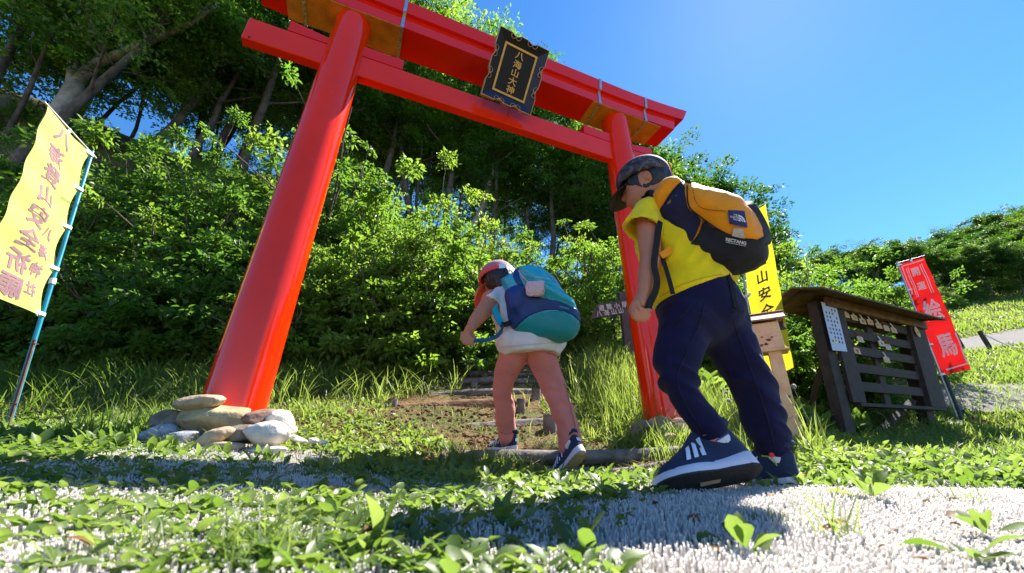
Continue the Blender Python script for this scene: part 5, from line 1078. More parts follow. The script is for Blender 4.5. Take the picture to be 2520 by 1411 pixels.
print('boy pack', time.time()-T0)

# ------------------------------------------------------------------ girl
girl = empty('person', B(1330, 1165, 1.8)); tag(girl, 'small child in a pink cap, white t-shirt and salmon trousers stepping over the lowest log', 'person', 'children climbing to the gate')
gf = unit((-.72, .62, -.30)); gl = unit((-.65, -.76, 0)); gu = np.cross(gl, gf); gu = gu if gu[2] > 0 else -gu; gu = unit(gu); GRm = np.stack([gf, gl, gu], 1); gh = B(1226, 694, 1.84)
gp = B(1298, 868, 1.82); gc = B(1255, 760, 1.82); gn = B(1232, 722, 1.83)
gLK, gLA, gRK, gRA = B(1240, 955, 1.86), B(1249, 1068, 1.93), B(1364, 965, 1.79), B(1396, 1088, 1.74)
gS, gE, gW = B(1210, 738, 1.76), B(1185, 772, 1.70), B(1158, 808, 1.64)
Fd = Field(*bbox([gp, gh+gu*.1, gLA, gRA, gW, gS, B(1130, 850, 1.62)], .12), .0045)
Fd.ell(gh, (.078, .066, .088), GRm).ell(gh+gf*.03-gu*.04, (.05, .046, .046), GRm, .02).ell(gh+gf*.08-gu*.012, (.012, .009, .012), GRm, .01)
for sg in (1, -1):
    e = gh+gl*sg*.066-gf*.005-gu*.012; Fd.ell(e, (.014, .006, .022), GRm, .004)
Fd.chain([gh-gu*.05, gn, gc, gp+ZUP*.06], [.04, .042, .08, .07], .02).chain([B(1285, 850, 1.82), B(1262, 880, 1.82), gLK, gLA], [.05, .045, .032, .025], .02).chain([B(1315, 850, 1.81), B(1335, 880, 1.8), gRK, gRA], [.05, .045, .034, .025], .02)
Fd.chain([gS, B(1197, 758, 1.73), gE, B(1170, 790, 1.67), gW], [.042, .041, .037, .031, .022], .008, n=9).cap(gc, gS, .06, .045, .03)
Fd.ell(B(1151, 818, 1.64), (.019, .014, .024), None, .010)
for pts in ([(1152, 818), (1157, 830), (1165, 836), (1173, 839)], [(1147, 821), (1150, 834), (1158, 841), (1168, 845)], [(1142, 822), (1143, 837), (1150, 845), (1160, 849)], [(1138, 820), (1137, 834), (1142, 844), (1150, 849)]): finger(Fd, [B(x, y, 1.605) for x, y in pts], [.0085, .0075, .007, .006])
finger(Fd, [B(1158, 818, 1.65), B(1166, 829, 1.65), B(1170, 837, 1.635)], [.010, .009, .0075])
for g_ in ([(1149, 822), (1153, 833), (1161, 839), (1170, 842)], [(1144, 824), (1146, 836), (1154, 843), (1164, 847)], [(1139, 824), (1140, 837), (1146, 845), (1155, 849)]): Fd.chain([B(x, y, 1.594) for x, y in g_], [.0048]*4, .001, 's')
Fd.build('body', SKIN, girl, relax=0)
Fh = Field(*bbox([gh], .16), .005); Fh.ell(gh-gf*.01+gu*.005, (.090, .080, .095), GRm).chain([gh-gf*.03, gh-gf*.045-gu*.06, gh-gf*.03-gu*.10], [.075, .066, .045], .03); Fh.cut(gh+gf*.045, unit(gf-gu*.2)); Fh.build('hair', HAIR, girl, lambda v: .004*noise3(v*np.array([1, 1, .25]), 130, 2))
PINK = fabric('coral_pink', (.72, .075, .095), .7, .2, 60); MAUV = fabric('mauve_mesh', (.34, .16, .24), .8, .4, 200); ORPK = fabric('orange_pink', (.80, .11, .045), .7, .2, 60)
cc = gh+gu*.028; Fc = Field(*bbox([gh], .2), .0045); Fc.ell(cc, (.102, .092, .094), GRm); Fc.shell(.010); Fc.cut(gh+gu*.035, unit(-gu+gf*.10)); cp = Fc.build('cap', MAUV, girl); tag(cp, 'pink mesh cap with a sun brim')
Fc = Field(*bbox([gh], .2), .0045); Fc.ell(cc, (.1055, .0955, .0975), GRm); Fc.shell(.012); Fc.cut(gh+gu*.020, unit(-gu+gf*.10)); Fc.cut(gh+gu*.050, unit(gu-gf*.10)); Fc.build('cap_band', PINK, cp)
Fc = Field(*bbox([gh], .2), .0045); Fc.ell(cc, (.1045, .0945, .0965), GRm); Fc.shell(.010); Fc.cut(gh+gf*.086, unit(-gf-gu*.15)); Fc.cut(gh+gu*.030, -gu); Fc.build('cap_front', PINK, cp)
Fc = Field(*bbox([gh], .26), .0045); bb_ = gh+gf*.085-gu*.03; bf = unit(gf-gu*.75); bu = unit(gu+gf*.75); Fc.ell(bb_-bu*.05, (.115, .105, .080), np.stack([bf, gl, bu], 1)); Fc.shell(.008); Fc.cut(bb_-bu*.035, -bu); Fc.cut(gh+gf*.055, -gf-gu*.2); Fc.build('brim', ORPK, cp)
def dome(px, py, lift=.002):
    """Point of the cap's dome behind a pixel, and its outward normal."""
    d = GRm.T@unit(ray(px, py)); o = -(GRm.T@cc); r = np.array([.102, .092, .094])+lift; A_, B_, C_ = ((d/r)**2).sum(), 2*(o*d/r**2).sum(), ((o/r)**2).sum()-1
    q = o+d*((-B_-math.sqrt(max(0, B_*B_-4*A_*C_)))/(2*A_)); return cc+GRm@q
mb = MB(); g = [(1228, 649), (1237, 648), (1246, 648), (1246, 654), (1237, 654), (1228, 655), (1228, 661), (1237, 660), (1246, 660)]; mb.raw([dome(*q, .0075) for q in g], [(0, 5, 4, 1), (1, 4, 3, 2), (5, 6, 7, 4), (4, 7, 8, 3)]); mb.build('cap_label', WPRT, cp)
# trousers
Ft = Field(*bbox([gp, gLA, gRA, gLK, gRK], .17), .0058)
Ft.ell(B(1300, 852, 1.82), (.150, .105, .078), None, .03).chain([B(1262, 878, 1.82), B(1250, 905, 1.83), B(1238, 950, 1.86), B(1241, 1000, 1.89), B(1245, 1045, 1.92), B(1249, 1074, 1.93)], [.070, .061, .051, .047, .044, .042], .010, n=11)
Ft.chain([B(1335, 878, 1.80), B(1344, 905, 1.80), B(1363, 955, 1.79), B(1380, 1000, 1.77), B(1396, 1050, 1.75), B(1400, 1080, 1.74), B(1396, 1100, 1.735)], [.076, .066, .056, .051, .049, .047, .034], .008, n=12)
tr = Ft.build('trousers', SALM, girl, lambda v: .008*(.55-2*np.abs(noise3(np.stack([(v@unit((.35, .1, .95)))*24, (v[:, 0]-v[:, 1])*8, v[:, 2]*3], 1), 1, 14)))*np.clip((.42-v[:, 2])*5, .2, 1)+.003*noise3(v, 20, 6)); tr['label'] = 'salmon pink slim trousers'
# t-shirt
Fs = Field(*bbox([gp, gc, gn, gS, B(1398, 865, 1.8), B(1215, 870, 1.8)], .12), .0055)
Fs.chain([B(1304, 838, 1.82), B(1285, 800, 1.82), B(1262, 760, 1.82), B(1245, 728, 1.83)], [.160, .135, .115, .075], .03, n=8).ell(B(1262, 840, 1.80), (.085, .11, .06), None, .03).ell(B(1368, 845, 1.82), (.05, .08, .03), None, .03).cap(B(1250, 735, 1.82), gS+np.array([.01, .02, .005]), .075, .05, .03).cap(gS, B(1205, 752, 1.745), .05, .055, .015)
R2 = np.stack([unit((1, 0, .06)), np.array([0, 1, 0]), unit((-.06, 0, 1))], 1); Fs.ell(B(1306, 921, 1.82), (.40, .4, .088), R2, .004, 's')
ax_ = unit(gE-gS); Fs.cap(B(1207, 748, 1.75), B(1205, 752, 1.745)+ax_*.09, .044, .06, .002, 's'); cpt = B(1204, 750, 1.745); X, Y_, Z = Fs.grids(); dd = ((X-cpt[0])*ax_[0]+(Y_-cpt[1])*ax_[1]+(Z-cpt[2])*ax_[2]); near = (np.sqrt((X-cpt[0])**2+(Y_-cpt[1])**2+(Z-cpt[2])**2) < .10) & (X < cpt[0]+.045); Fs.D = np.where(near, np.maximum(Fs.D, dd.astype(np.float32)), Fs.D)
Fs.cap(gn+gu*.0, gh, .056, .07, .004, 's')
ts = Fs.build('t_shirt', WTEE, girl, lambda v: .008*np.clip((v[:, 2]-.47)*12, .12, 1)*(.55-2*np.abs(noise3(np.stack([(v@unit((.8, 0, -.5)))*18, v[:, 1]*8, (v@unit((.5, 0, .8)))*5], 1), 1, 23)))); ts['label'] = 'loose white t-shirt'
SEAMP = pm('salmon_seam', (.38, .10, .07), .85); SEAMW = pm('white_seam', (.58, .55, .6), .85)
seam(Ft, [(1298, 868), (1297, 880), (1296, 892)], SEAMP, tr, 'seat_seam', .0016, .005, 1.5); seam(Ft, [(1372, 880), (1388, 940), (1404, 1000), (1418, 1060)], SEAMP, tr, 'side_seam', .0014, .005, 1.5); seam(Ft, [(1345, 868), (1362, 872), (1376, 880)], SEAMP, tr, 'pocket', .0016, .005, 1.5); seam(Ft, [(1226, 1062), (1248, 1068), (1268, 1062)], SEAMP, tr, 'hem_stitching', .0014, .005, 1.5)
seam(Fs, [(1226, 855), (1280, 850), (1340, 845), (1385, 843)], SEAMW, ts, 'hem_stitching', .0012, .005, 1.5)
hL = B(1272, 1112, 1.90); tL = B(1198, 1113, 2.02); tL[2] = hL[2]+.005; cL, iL = shoe(girl, hL, tL, (0, 0, 1), gLA, .185, 'G'); sock(girl, B(1249, 1066, 1.93), iL, .031, .027, ())
hR, tR = B(1430, 1122, 1.655), B(1372, 1190, 1.76); cR, iR = shoe(girl, hR, tR, (-.38, .74, .52), gRA, .222, 'G'); sock(girl, B(1397, 1090, 1.735), iR, .030, .029, ())
# her backpack
pad2 = Pad(B(1330, 752, 1.70), -unit(B(1330, 752, 1.70))+np.array([-.05, 0, .12]), .11, .085, .0055)
TURQ = pm('turquoise_nylon', (.012, .40, .56), .34, .1, 18, bump=.3, bscale=18, spec=.6); NAV2 = pm('deep_blue_nylon', (.004, .035, .19), .45, .15, 18, bump=.3, bscale=18, spec=.4); TEAL2 = pm('teal_nylon', (.004, .25, .32), .45, .1, 18, bump=.3, bscale=18, spec=.4)
out2 = [(1233, 690), (1252, 678), (1272, 668), (1284, 660), (1310, 659), (1338, 668), (1366, 690), (1388, 720), (1408, 742), (1420, 758), (1427, 780), (1425, 802), (1414, 824), (1396, 836), (1376, 841), (1345, 837), (1315, 832), (1290, 826), (1268, 816), (1255, 792), (1250, 760), (1246, 730), (1239, 710)]
bp2, sf2 = bag('backpack', 'turquoise and blue hiking backpack worn by the child in the pink cap', pad2, out2, TURQ,
    [('side_panel', [(1246, 729), (1258, 718), (1278, 710), (1298, 712), (1312, 732), (1338, 740), (1378, 750), (1420, 766), (1432, 780), (1428, 794), (1405, 780), (1378, 771), (1352, 770), (1320, 778), (1292, 794), (1268, 814), (1258, 798), (1250, 765)], NAV2, .005),
     ('bottom_panel', [(1268, 815), (1292, 796), (1320, 780), (1352, 772), (1380, 773), (1406, 783), (1428, 797), (1440, 815), (1420, 850), (1370, 860), (1300, 850), (1260, 835)], TEAL2, .007),
     ('lid_panel', [(1266, 672), (1280, 664), (1284, 690), (1296, 712), (1280, 710), (1270, 696)], NAV2, .005)],
    [([(1282, 668), (1310, 662), (1345, 676), (1380, 715), (1412, 752), (1380, 752), (1330, 735), (1296, 705)], .135, .06, 0, .02), ([(1252, 724), (1275, 712), (1297, 722), (1300, 750), (1285, 775), (1262, 775), (1252, 750)], .125, .05, 0, .02)], lambda v: .0035*(.55-2*np.abs(noise3(np.stack([(v@unit((.5, .2, -.8)))*13, v[:, 1]*8, (v@unit((.8, 0, .5)))*6], 1), 1, 31)))+.0015*noise3(v, 40, 3))
fn = on_bag(pad2, sf2, ((1320, 690), (1356, 694), (1358, 704), (1321, 699))); words(fn, [('mont·bell', .5, .5, .9, .7)], 'name_print', pm('grey_print2', (.35, .55, .52), .6), bp2, .0085, .01)
fn = on_bag(pad2, sf2, ((1378, 760), (1400, 765), (1400, 769), (1377, 764))); patch('small_tag', fn, TEAL2, bp2, 4, .013)
for pts in ([(1292, 668), (1320, 666), (1348, 684), (1368, 705)], [(1300, 690), (1325, 700), (1370, 718), (1392, 730)], [(1345, 735), (1360, 748), (1385, 752), (1402, 750)]):
    q = spline(np.array([(*pad2.px(*p), 0) for p in pts]), 14)[:, :2]; mb = MB(); mb.tube(sf2(q, .001), .0035, n=6); mb.build('seam_piping', TURQ, bp2, True)
PNK = fabric('pink_satin', (.66, .46, .52), .45, .6, 60); mb = MB(); ch = sf2(np.array([pad2.px(1322, 722)]), .02)[0]
v, f = ICO3; vv = np.sign(v)*np.abs(v)**.55*np.array([.042, .018, .034])*(1+.14*noise3(v, 2.5, 3)+.12*noise3(v, 6, 4))[:, None]; charm = add('pouch_charm', vv@np.stack([pad2.u, pad2.n, pad2.v]) + ch, f, PNK, None, True); tag(charm, 'little pink pouch dangling on the turquoise backpack', 'charm')
mb = MB(); q = spline(np.array([(*pad2.px(*p), 0) for p in ((1279, 672), (1290, 690), (1304, 704), (1314, 714))]), 10)[:, :2]; mb.tube(sf2(q, .008), .003, n=6); mb.build('cord', PNK, charm, True)
strap(bp2, [B(1262, 792, 1.66), B(1246, 798, 1.66), B(1232, 800, 1.68)], .024, BLKS, 'hip_strap', (0, 0, 1))
strap(bp2, [B(1238, 802, 1.66), B(1232, 818, 1.63), B(1215, 832, 1.61), B(1190, 838, 1.60), B(1166, 838, 1.60)], .017, pm('teal_webbing', (.005, .075, .16), .7), 'pull_strap', (0, .2, 1))
strap(bp2, [B(1236, 800, 1.68), B(1222, 775, 1.70), B(1216, 755, 1.72), B(1222, 730, 1.74)], .030, TURQ, 'shoulder_strap', (1, .2, 0), .010)
print('girl', time.time()-T0)
# ------------------------------------------------------------------ vegetation
rng = np.random.default_rng(7)
LEAF_TREE = leaf_mat('beech_leaf', (.028, .065, .009), (.075, .14, .018), (.11, .26, .018), (.32, .52, .05), .58, .45, .38, True)
LEAF_FAR = leaf_mat('far_leaf', (.022, .055, .014), (.055, .115, .022), (.06, .16, .014), (.18, .36, .02), .45, .3, .5, True)
LEAF_SHRUB = leaf_mat('shrub_leaf', (.045, .095, .014), (.12, .185, .032), (.15, .31, .02), (.35, .53, .06), .52, .4, .40, True)
LEAF_WEED = leaf_mat('weed_leaf', (.06, .115, .025), (.15, .21, .06), (.18, .32, .03), (.40, .53, .10), .45, .42, .42)
GRASS = leaf_mat('grass_blade', (.06, .115, .02), (.17, .21, .06), (.19, .33, .03), (.45, .55, .10), .50, .35, .45)
STRAW = leaf_mat('dry_blade', (.30, .24, .10), (.45, .38, .18), (.3, .25, .1), (.4, .35, .15), .3, .2, .7)
BARK = pm('bark', (.12, .10, .085), .9, .6, 9, bump=.8, bscale=30, stretch=(1, 1, .4), base2=(.035, .03, .026), spec=.2)
BARKP = pm('pale_bark', (.34, .31, .28), .85, .6, 5, bump=.6, bscale=25, stretch=(1, 1, .6), base2=(.11, .10, .085), spec=.2)

def spray_leaves(cent, rad, nper, flat, tilt, size, rng, six=False, aspect=.5, zvar=1.0):
    """Leaves in flattish sprays round the given centres; returns verts, faces, v."""
    m = len(cent); idx = np.repeat(np.arange(m), nper); n = len(idx)
    tn = rng.normal(size=(m, 3))*tilt; tn[:, 2] = 1; tn /= np.linalg.norm(tn, axis=1)[:, None]
    d = rng.normal(size=(n, 3)); d /= np.linalg.norm(d, axis=1)[:, None]; d *= (rng.random(n)**.45)[:, None]
    R = rad[idx][:, None]; off = d*R
    k = (off*tn[idx]).sum(1)[:, None]*tn[idx]; off = off - k*(1-flat)
    P = cent[idx]+off; P[:, 2] -= .18*(np.linalg.norm(off, axis=1)**2)/np.maximum(rad[idx], .01)
    nr = tn[idx]+rng.normal(size=(n, 3))*.55
    ax = off+rng.normal(size=(n, 3))*R*.5; ax[:, 2] -= .1*rad[idx]
    A, B, Nn = frames(nr, ax); s = size*(rng.random(n)*.7+.65)
    v, f = (leaves6 if six else leaves4)(P, A, B, Nn, s, s*aspect)
    cv = np.clip(rng.random(m)[idx]*.55+rng.random(n)*.45, 0, 1)
    return v, f, np.repeat(cv, 6 if six else 4)

def branch(mb, p, d, ln, r, depth, rng, tips, bend=.25, n=6):
    pts = [p]; dd = unit(d)
    for i in range(4):
        dd = unit(dd+rng.normal(size=3)*bend*.5+np.array([0, 0, .06])); pts.append(pts[-1]+dd*ln/4)
    rr = np.linspace(r, r*.45, 5); mb.tube(pts, rr, n=n, cap=False)
    if depth == 0: tips.append(pts[-1]); tips.append(pts[2]); return
    for k in range(rng.integers(2, 4)):
        i = rng.integers(2, 5); q = rng.normal(size=3); q[2] = abs(q[2])*.5
        branch(mb, pts[i], unit(dd+unit(q)*.9), ln*rng.uniform(.55, .8), rr[i]*.65, depth-1, rng, tips, bend, max(4, n-1))
    tips.append(pts[-1])
def tree_proto(seed, Ht, R, lean=.1, low=.35, leaf=.105, nper=85, nspr=230, mat=LEAF_TREE, bark=BARK, fork=True, stem_r=.115):
    rg = np.random.default_rng(seed); mb = MB(); tips = []
    pts = [np.zeros(3)-np.array([0, 0, .4])]; dd = unit(np.array([rg.normal()*lean, rg.normal()*lean, 1]))
    for i in range(9): dd = unit(dd+rg.normal(size=3)*.09+np.array([0, 0, .08])); pts.append(pts[-1]+dd*Ht*.9/9)
    rr = stem_r*np.linspace(1, .22, 10); rr[0] *= 1.35; mb.tube(pts, rr, n=9)
    for i in range(3, 10):
        for k in range(2 if i > 3 else 1):
            a = rg.uniform(0, 2*math.pi); el = rg.uniform(.15, .8)
            branch(mb, pts[i], np.array([math.cos(a), math.sin(a), el]), R*rg.uniform(.5, .95)*(1.1-.5*(i/9)), rr[i]*.38, 1, rg, tips, .3)
    tips = np.array(tips)
    # sprays at the branch ends and through the crown volume
    m = nspr; pick = tips[rg.integers(0, len(tips), int(m*.6))]+rg.normal(size=(int(m*.6), 3))*R*.13
    n2 = m-len(pick); d = rg.normal(size=(n2, 3)); d /= np.linalg.norm(d, axis=1)[:, None]; d *= (rg.random(n2)**.4)[:, None]
    zc = Ht*(low+1.02)/2; ext = d*np.array([R, R, Ht*(1.04-low)/2])*(1+.22*rg.normal(size=n2))[:, None]; ext[:, 2] += zc
    cent = np.vstack([pick, ext]); rad = R*rg.uniform(.13, .27, len(cent))
    v, f, cv = spray_leaves(cent, rad, nper, .32, .35, leaf, rg)
    tm = mesh('trunk', np.concatenate(mb.v), mb.f, bark, True); cm = mesh('crown', v, f, mat); set_v(cm, cv)
    return tm, cm
def place_tree(proto, loc, rz, s, label, group, name='beech_tree', cat='tree', tilt=(0, 0), sz=1.0):
    M = Matrix.Rotation(rz, 4, 'Z') @ Matrix.Diagonal((s, s, s*sz, 1))
    T_ = Matrix.Rotation(tilt[0], 4, 'X') @ Matrix.Rotation(tilt[1], 4, 'Y')
    root = empty(name, loc, T_ @ M)
    for nm, me in zip(('trunk', 'crown'), proto):
        o = bpy.data.objects.new(nm, me); col.objects.link(o); o.parent = root
    return tag(root, label, cat, group)
PT = [tree_proto(11, 9.0, 2.5, .06, .36), tree_proto(12, 8.5, 2.3, .05, .42), tree_proto(13, 9.0, 2.6, .08, .38), tree_proto(14, 8.0, 2.2, .07, .30), tree_proto(15, 8.5, 2.3, .1, .4, bark=BARKP)]
LEAF_BACKLIT = leaf_mat('backlit_beech_leaf', (.035, .08, .010), (.09, .17, .02), (.14, .32, .012), (.34, .56, .025), .60, .4, .4, True)  # brighter beech leaf: light shining through the foliage is put into the colour
PT += [tree_proto(16, 6.0, 1.9, .1, .06, leaf=.085, nper=80, nspr=190, mat=LEAF_BACKLIT, stem_r=.06), tree_proto(17, 5.5, 1.7, .12, .04, leaf=.085, nper=80, nspr=170, mat=LEAF_BACKLIT, stem_r=.06)]
PF = [tree_proto(21, 7.5, 2.6, .06, .03, leaf=.16, nper=95, nspr=260, mat=LEAF_FAR), tree_proto(22, 8.0, 3.0, .06, .02, leaf=.16, nper=95, nspr=280, mat=LEAF_FAR)]
print('tree protos', time.time()-T0)

# the big forked tree at the upper left, its trunk and long limb in view
root = empty('beech_tree', on_ground(-7.4, 5.6)); tag(root, 'big pale forked beech with a long slanting limb above the yellow banner', 'tree')
mb = MB(); Yb = 5.6
def pp(l): return np.array([at(*q) for q in l])
b0 = pp([(90, 420, Yb), (128, 320, Yb), (160, 255, Yb), (187, 205, Yb)]); b0[0] = on_ground(b0[0][0], Yb)-np.array([0, 0, .3])
rg = np.random.default_rng(5); tips = []
mb.tube(spline(b0, 10), np.linspace(.19, .135, 10), n=12)
mb.tube(spline(pp([(176, 225, Yb), (182, 150, Yb), (200, 60, Yb), (215, -60, Yb), (215, -160, Yb)]), 14), np.linspace(.105, .04, 14), n=10)
l2 = spline(pp([(187, 208, Yb), (225, 165, Yb), (300, 130, 5.4), (400, 88, 5.2), (480, 50, 5.0), (540, 8, 4.9)]), 18); mb.tube(l2, np.linspace(.115, .03, 18), n=10)
l3 = spline(pp([(240, 160, Yb), (250, 110, Yb), (262, 30, Yb), (270, -80, Yb)]), 12); mb.tube(l3, np.linspace(.07, .02, 12), n=9)
l4 = spline(pp([(215, 95, Yb), (120, 20, 5.2), (20, -60, 4.9)]), 10); mb.tube(l4, np.linspace(.05, .02, 10), n=8)
for l in (l2[5:], l3[4:], l4):
    for q in l[::2]: branch(mb, q, np.array([rg.normal(), rg.normal(), .5]), 1.3, .03, 1, rg, tips, .4)
o = mb.build('trunk', BARKP, root, True)
cc = np.array(tips); ext = []
for (px, py, Y, n) in ((120, 40, 5.2, 26), (330, 40, 5.4, 30), (480, 20, 5.0, 24), (220, -60, 5.6, 30), (40, -60, 5.0, 24), (560, -40, 5.2, 22), (60, 110, 5.2, 16), (300, 90, 5.2, 10), (640, -60, 5.0, 12), (420, 120, 5.6, 10)):
    ext.append(at(px, py, Y)+rg.normal(size=(n, 3))*np.array([.75, .55, .45]))
cent = np.vstack([cc[rg.integers(0, len(cc), 60)]+rg.normal(size=(60, 3))*.2]+ext); rad = rg.uniform(.3, .62, len(cent))
v, f, cv = spray_leaves(cent, rad, 95, .3, .3, .085, rg); cm = mesh('crown', v, f, LEAF_TREE); set_v(cm, cv); link('crown', cm, root)

# beeches standing along the ridge, trunks seen above the shrubs
F = 'forest beeches along the ridge'
DEF = 'slender dark beech among the crowded forest trees behind the gate'
def ridge(px, py, k, s, label=None, rz=None, tilt=(0, 0), dY=0, yfix=None):
    g = ground_at(px, py) if yfix is None else None
    if g is None or g[1] > 26: Y = yfix or 11.0; g = at(px, py, Y); g = on_ground(g[0], Y)
    if dY: x, y = g[0]*(1+dY/g[1]), g[1]+dY; g = on_ground(x, y)
    return place_tree(PT[k], g, rng.uniform(0, 6.28) if rz is None else rz, s, label or DEF, None if label else F, tilt=tilt)
ridge(30, 420, 1, .85, 'leaning slim beech at the far left edge behind the banner', tilt=(0, .25))
ridge(320, 400, 2, .95, 'twin-stemmed beech right of the big forked tree', 1.0)
ridge(520, 420, 0, .9, 'straight beech left of the red pillar', 2.0)
ridge(600, 440, 3, 1.0, 'beech just left of the red pillar with bare lower trunk', .5)
ridge(440, 430, 1, .8); ridge(700, 470, 1, .95); ridge(790, 480, 0, .9)
ridge(860, 450, 3, 1.0, 'beech seen just right of the left pillar', 4.2)
ridge(940, 520, 0, 1.0); ridge(1020, 560, 2, 1.05, 'curved dark beech in the middle of the gateway', 3.0, (0, -.08)); ridge(1085, 580, 1, 1.0)
ridge(1145, 590, 4, 1.05, 'pale-stemmed beech leaning right in the middle of the gateway', 2.2, (0, .14))
ridge(1215, 610, 3, .95); ridge(1290, 640, 1, .9); ridge(1355, 650, 0, .9); ridge(1455, 660, 1, .85); ridge(1530, 670, 0, .8)
for px, py, k, s, dY in ((120, 380, 0, .9, 1.6), (480, 430, 2, .95, 1.8), (760, 460, 3, 1., 2.), (990, 540, 3, .95, 2.2), (1190, 600, 2, .9, 2.4), (1430, 660, 0, .85, 2.6)):
    ridge(px, py, k, s, None, None, (0, 0), dY)
for x, y, k, s in ((-9.5, 5.2, 3, .9), (-8.6, 8.2, 2, .9)):
    place_tree(PT[k], on_ground(x, y), rng.uniform(0, 6), s, DEF, F)
YG = 'low beeches with backlit-coloured leaves filling the forest'  # low trees added to brighten the dark zone between the trunks
for px, py, k, s, dY in ((60, 380, 5, .8, .8), (180, 380, 6, .9, 1.0), (290, 400, 5, .8, .9), (400, 410, 6, .85, 1.2), (490, 420, 5, .8, .9), (570, 430, 6, .9, 1.4), (660, 450, 5, .85, .9), (900, 500, 6, .85, 1.3), (970, 530, 5, .85, .9), (1060, 570, 6, .8, 1.2), (1180, 600, 5, .7, 1.0), (1300, 640, 6, .6, 1.2), (1400, 660, 5, .6, 1.0), (-20, 380, 6, .9, .4), (1500, 665, 6, .6, .6), (860, 480, 5, 1.0, .4), (940, 510, 6, 1.0, .6), (1030, 560, 5, 1.0, .5), (1120, 580, 6, 1.0, .6), (1230, 610, 5, .9, .6), (1360, 650, 6, .8, .8)):
    o = ridge(px, py, k, s, None, None, (0, 0), dY); o.name = 'backlit_beech'; o['group'] = YG
# ridge falling away to the right, behind the walking boy
R_ = 'trees on the falling ridge behind the boy'
for x, y, k, s in ((5.6, 12.6, 0, .78), (7.0, 13.4, 1, .82), (8.4, 14.0, 0, .82), (9.8, 15.2, 1, .76), (11.2, 16.6, 0, .7), (12.6, 17.6, 1, .66), (4.2, 11.6, 1, .8)):
    place_tree(PF[k], on_ground(x, y), rng.uniform(0, 6), s, 'bushy ridge tree rising behind the right pillar and the boy', R_, 'ridge_tree')
# far wood above the meadow on the right
W_ = 'far trees above the meadow'
def far(px_top, py_top, Y, k, lab=None):
    t = at(px_top, py_top, Y); g = on_ground(t[0], Y); s = max(.35, (t[2]-g[2])/8.0)
    place_tree(PF[k], g, rng.uniform(0, 6), s, lab or 'dark far tree in the wood above the meadow', None if lab else W_, 'far_tree')
for a in ((2010, 622, 24, 0), (2050, 612, 25, 1), (2095, 612, 24, 0), (2300, 575, 22, 1), (2350, 560, 22, 0), (2400, 540, 21, 1), (2450, 530, 21, 0), (2500, 520, 21, 1), (2560, 515, 21, 0), (2420, 560, 18.5, 0), (2480, 550, 18, 1), (2330, 600, 19, 1), (2560, 560, 17.5, 1), (2620, 540, 18, 0), (2270, 600, 23, 0), (2220, 610, 25, 1), (2380, 600, 17, 0), (2440, 590, 16.5, 1), (2520, 590, 16.5, 0), (2290, 620, 18, 0), (2160, 625, 26, 0), (1960, 640, 26, 1)): far(*a)
far(2190, 598, 19, 1, 'bright green rounded tree left of the red banner above the meadow')
far(2125, 600, 20, 0, 'pale green far tree between the votive board roof and the red banner')

number_left_to_right([o for o in bpy.data.objects if o.get('group') == F], 'slender dark beech in the crowded forest', 'along the ridge')
number_left_to_right([o for o in bpy.data.objects if o.get('group') == YG], 'low beech with leaves coloured as if backlit among the forest trunks', 'of the low trees')
number_left_to_right([o for o in bpy.data.objects if o.get('group') == R_], 'bushy tree on the falling ridge behind the boy', 'of its row')
number_left_to_right([o for o in bpy.data.objects if o.get('group') == W_], 'dark far tree in the wood above the meadow', 'of that wood')

# ---- shrubs
def shrub_proto(seed, R, Ht, leaf, n_spr, nper, mat=LEAF_SHRUB, open_=.5):
    rg = np.random.default_rng(seed); mb = MB(); cents = []
    for k in range(9):
        a = rg.uniform(0, 6.28); d = np.array([math.cos(a)*rg.uniform(.2, .8), math.sin(a)*rg.uniform(.2, .8), 1.2]); tips = []
        branch(mb, np.array([rg.normal()*.08, rg.normal()*.08, -.1]), d, Ht*.75, .022, 1, rg, tips, .25, 5); cents += tips
    cents = np.array(cents); d = rg.normal(size=(n_spr, 3)); d /= np.linalg.norm(d, axis=1)[:, None]; d[:, 2] = np.abs(d[:, 2])*1.0-.12
    sh = (rg.random(n_spr)**.28); q = d*sh[:, None]*np.array([R, R, Ht])*(1+.14*noise3(d, 2.2, seed))[:, None]
    cent = np.vstack([q, cents[rg.integers(0, len(cents), n_spr//4)]]); rad = rg.uniform(.11, .24, len(cent))*R
    v, f, cv = spray_leaves(cent, rad, nper, .30, .45, leaf, rg, True, .48)
    sm = mesh('stem', np.concatenate(mb.v), mb.f, BARK, True); cm = mesh('foliage', v, f, mat); set_v(cm, cv); return sm, cm
SH = [shrub_proto(31, .85, 1.5, .046, 260, 56), shrub_proto(32, .75, 1.7, .043, 250, 56), shrub_proto(33, .95, 1.3, .050, 260, 56), shrub_proto(34, .6, 1.1, .060, 130, 46)]
def place_shrub(k, loc, s, label, group, name='shrub', rz=None, sz=1.0):
    root = empty(name, loc, Matrix.Rotation(rng.uniform(0, 6.28) if rz is None else rz, 4, 'Z') @ Matrix.Diagonal((s, s, s*sz, 1)))
    for nm, me in zip(('stem', 'foliage'), SH[k]):
        o = bpy.data.objects.new(nm, me); col.objects.link(o); o.parent = root
    return tag(root, label, 'shrub', group)
B_ = 'leafy shrubs massed on the bank behind the gate'; BL = 'bright green leafy shrub in the thicket on the bank behind the gate'
def shr(px_top, py_top, Y, k, lab=None, grp=B_):
    t = at(px_top, py_top, Y); g = on_ground(t[0], Y); base_h = (1.5, 1.7, 1.3, 1.1)[k]
    return place_shrub(k, g, float(np.clip((t[2]-g[2])/base_h, .35, 1.7)), lab or BL, None if lab else grp)
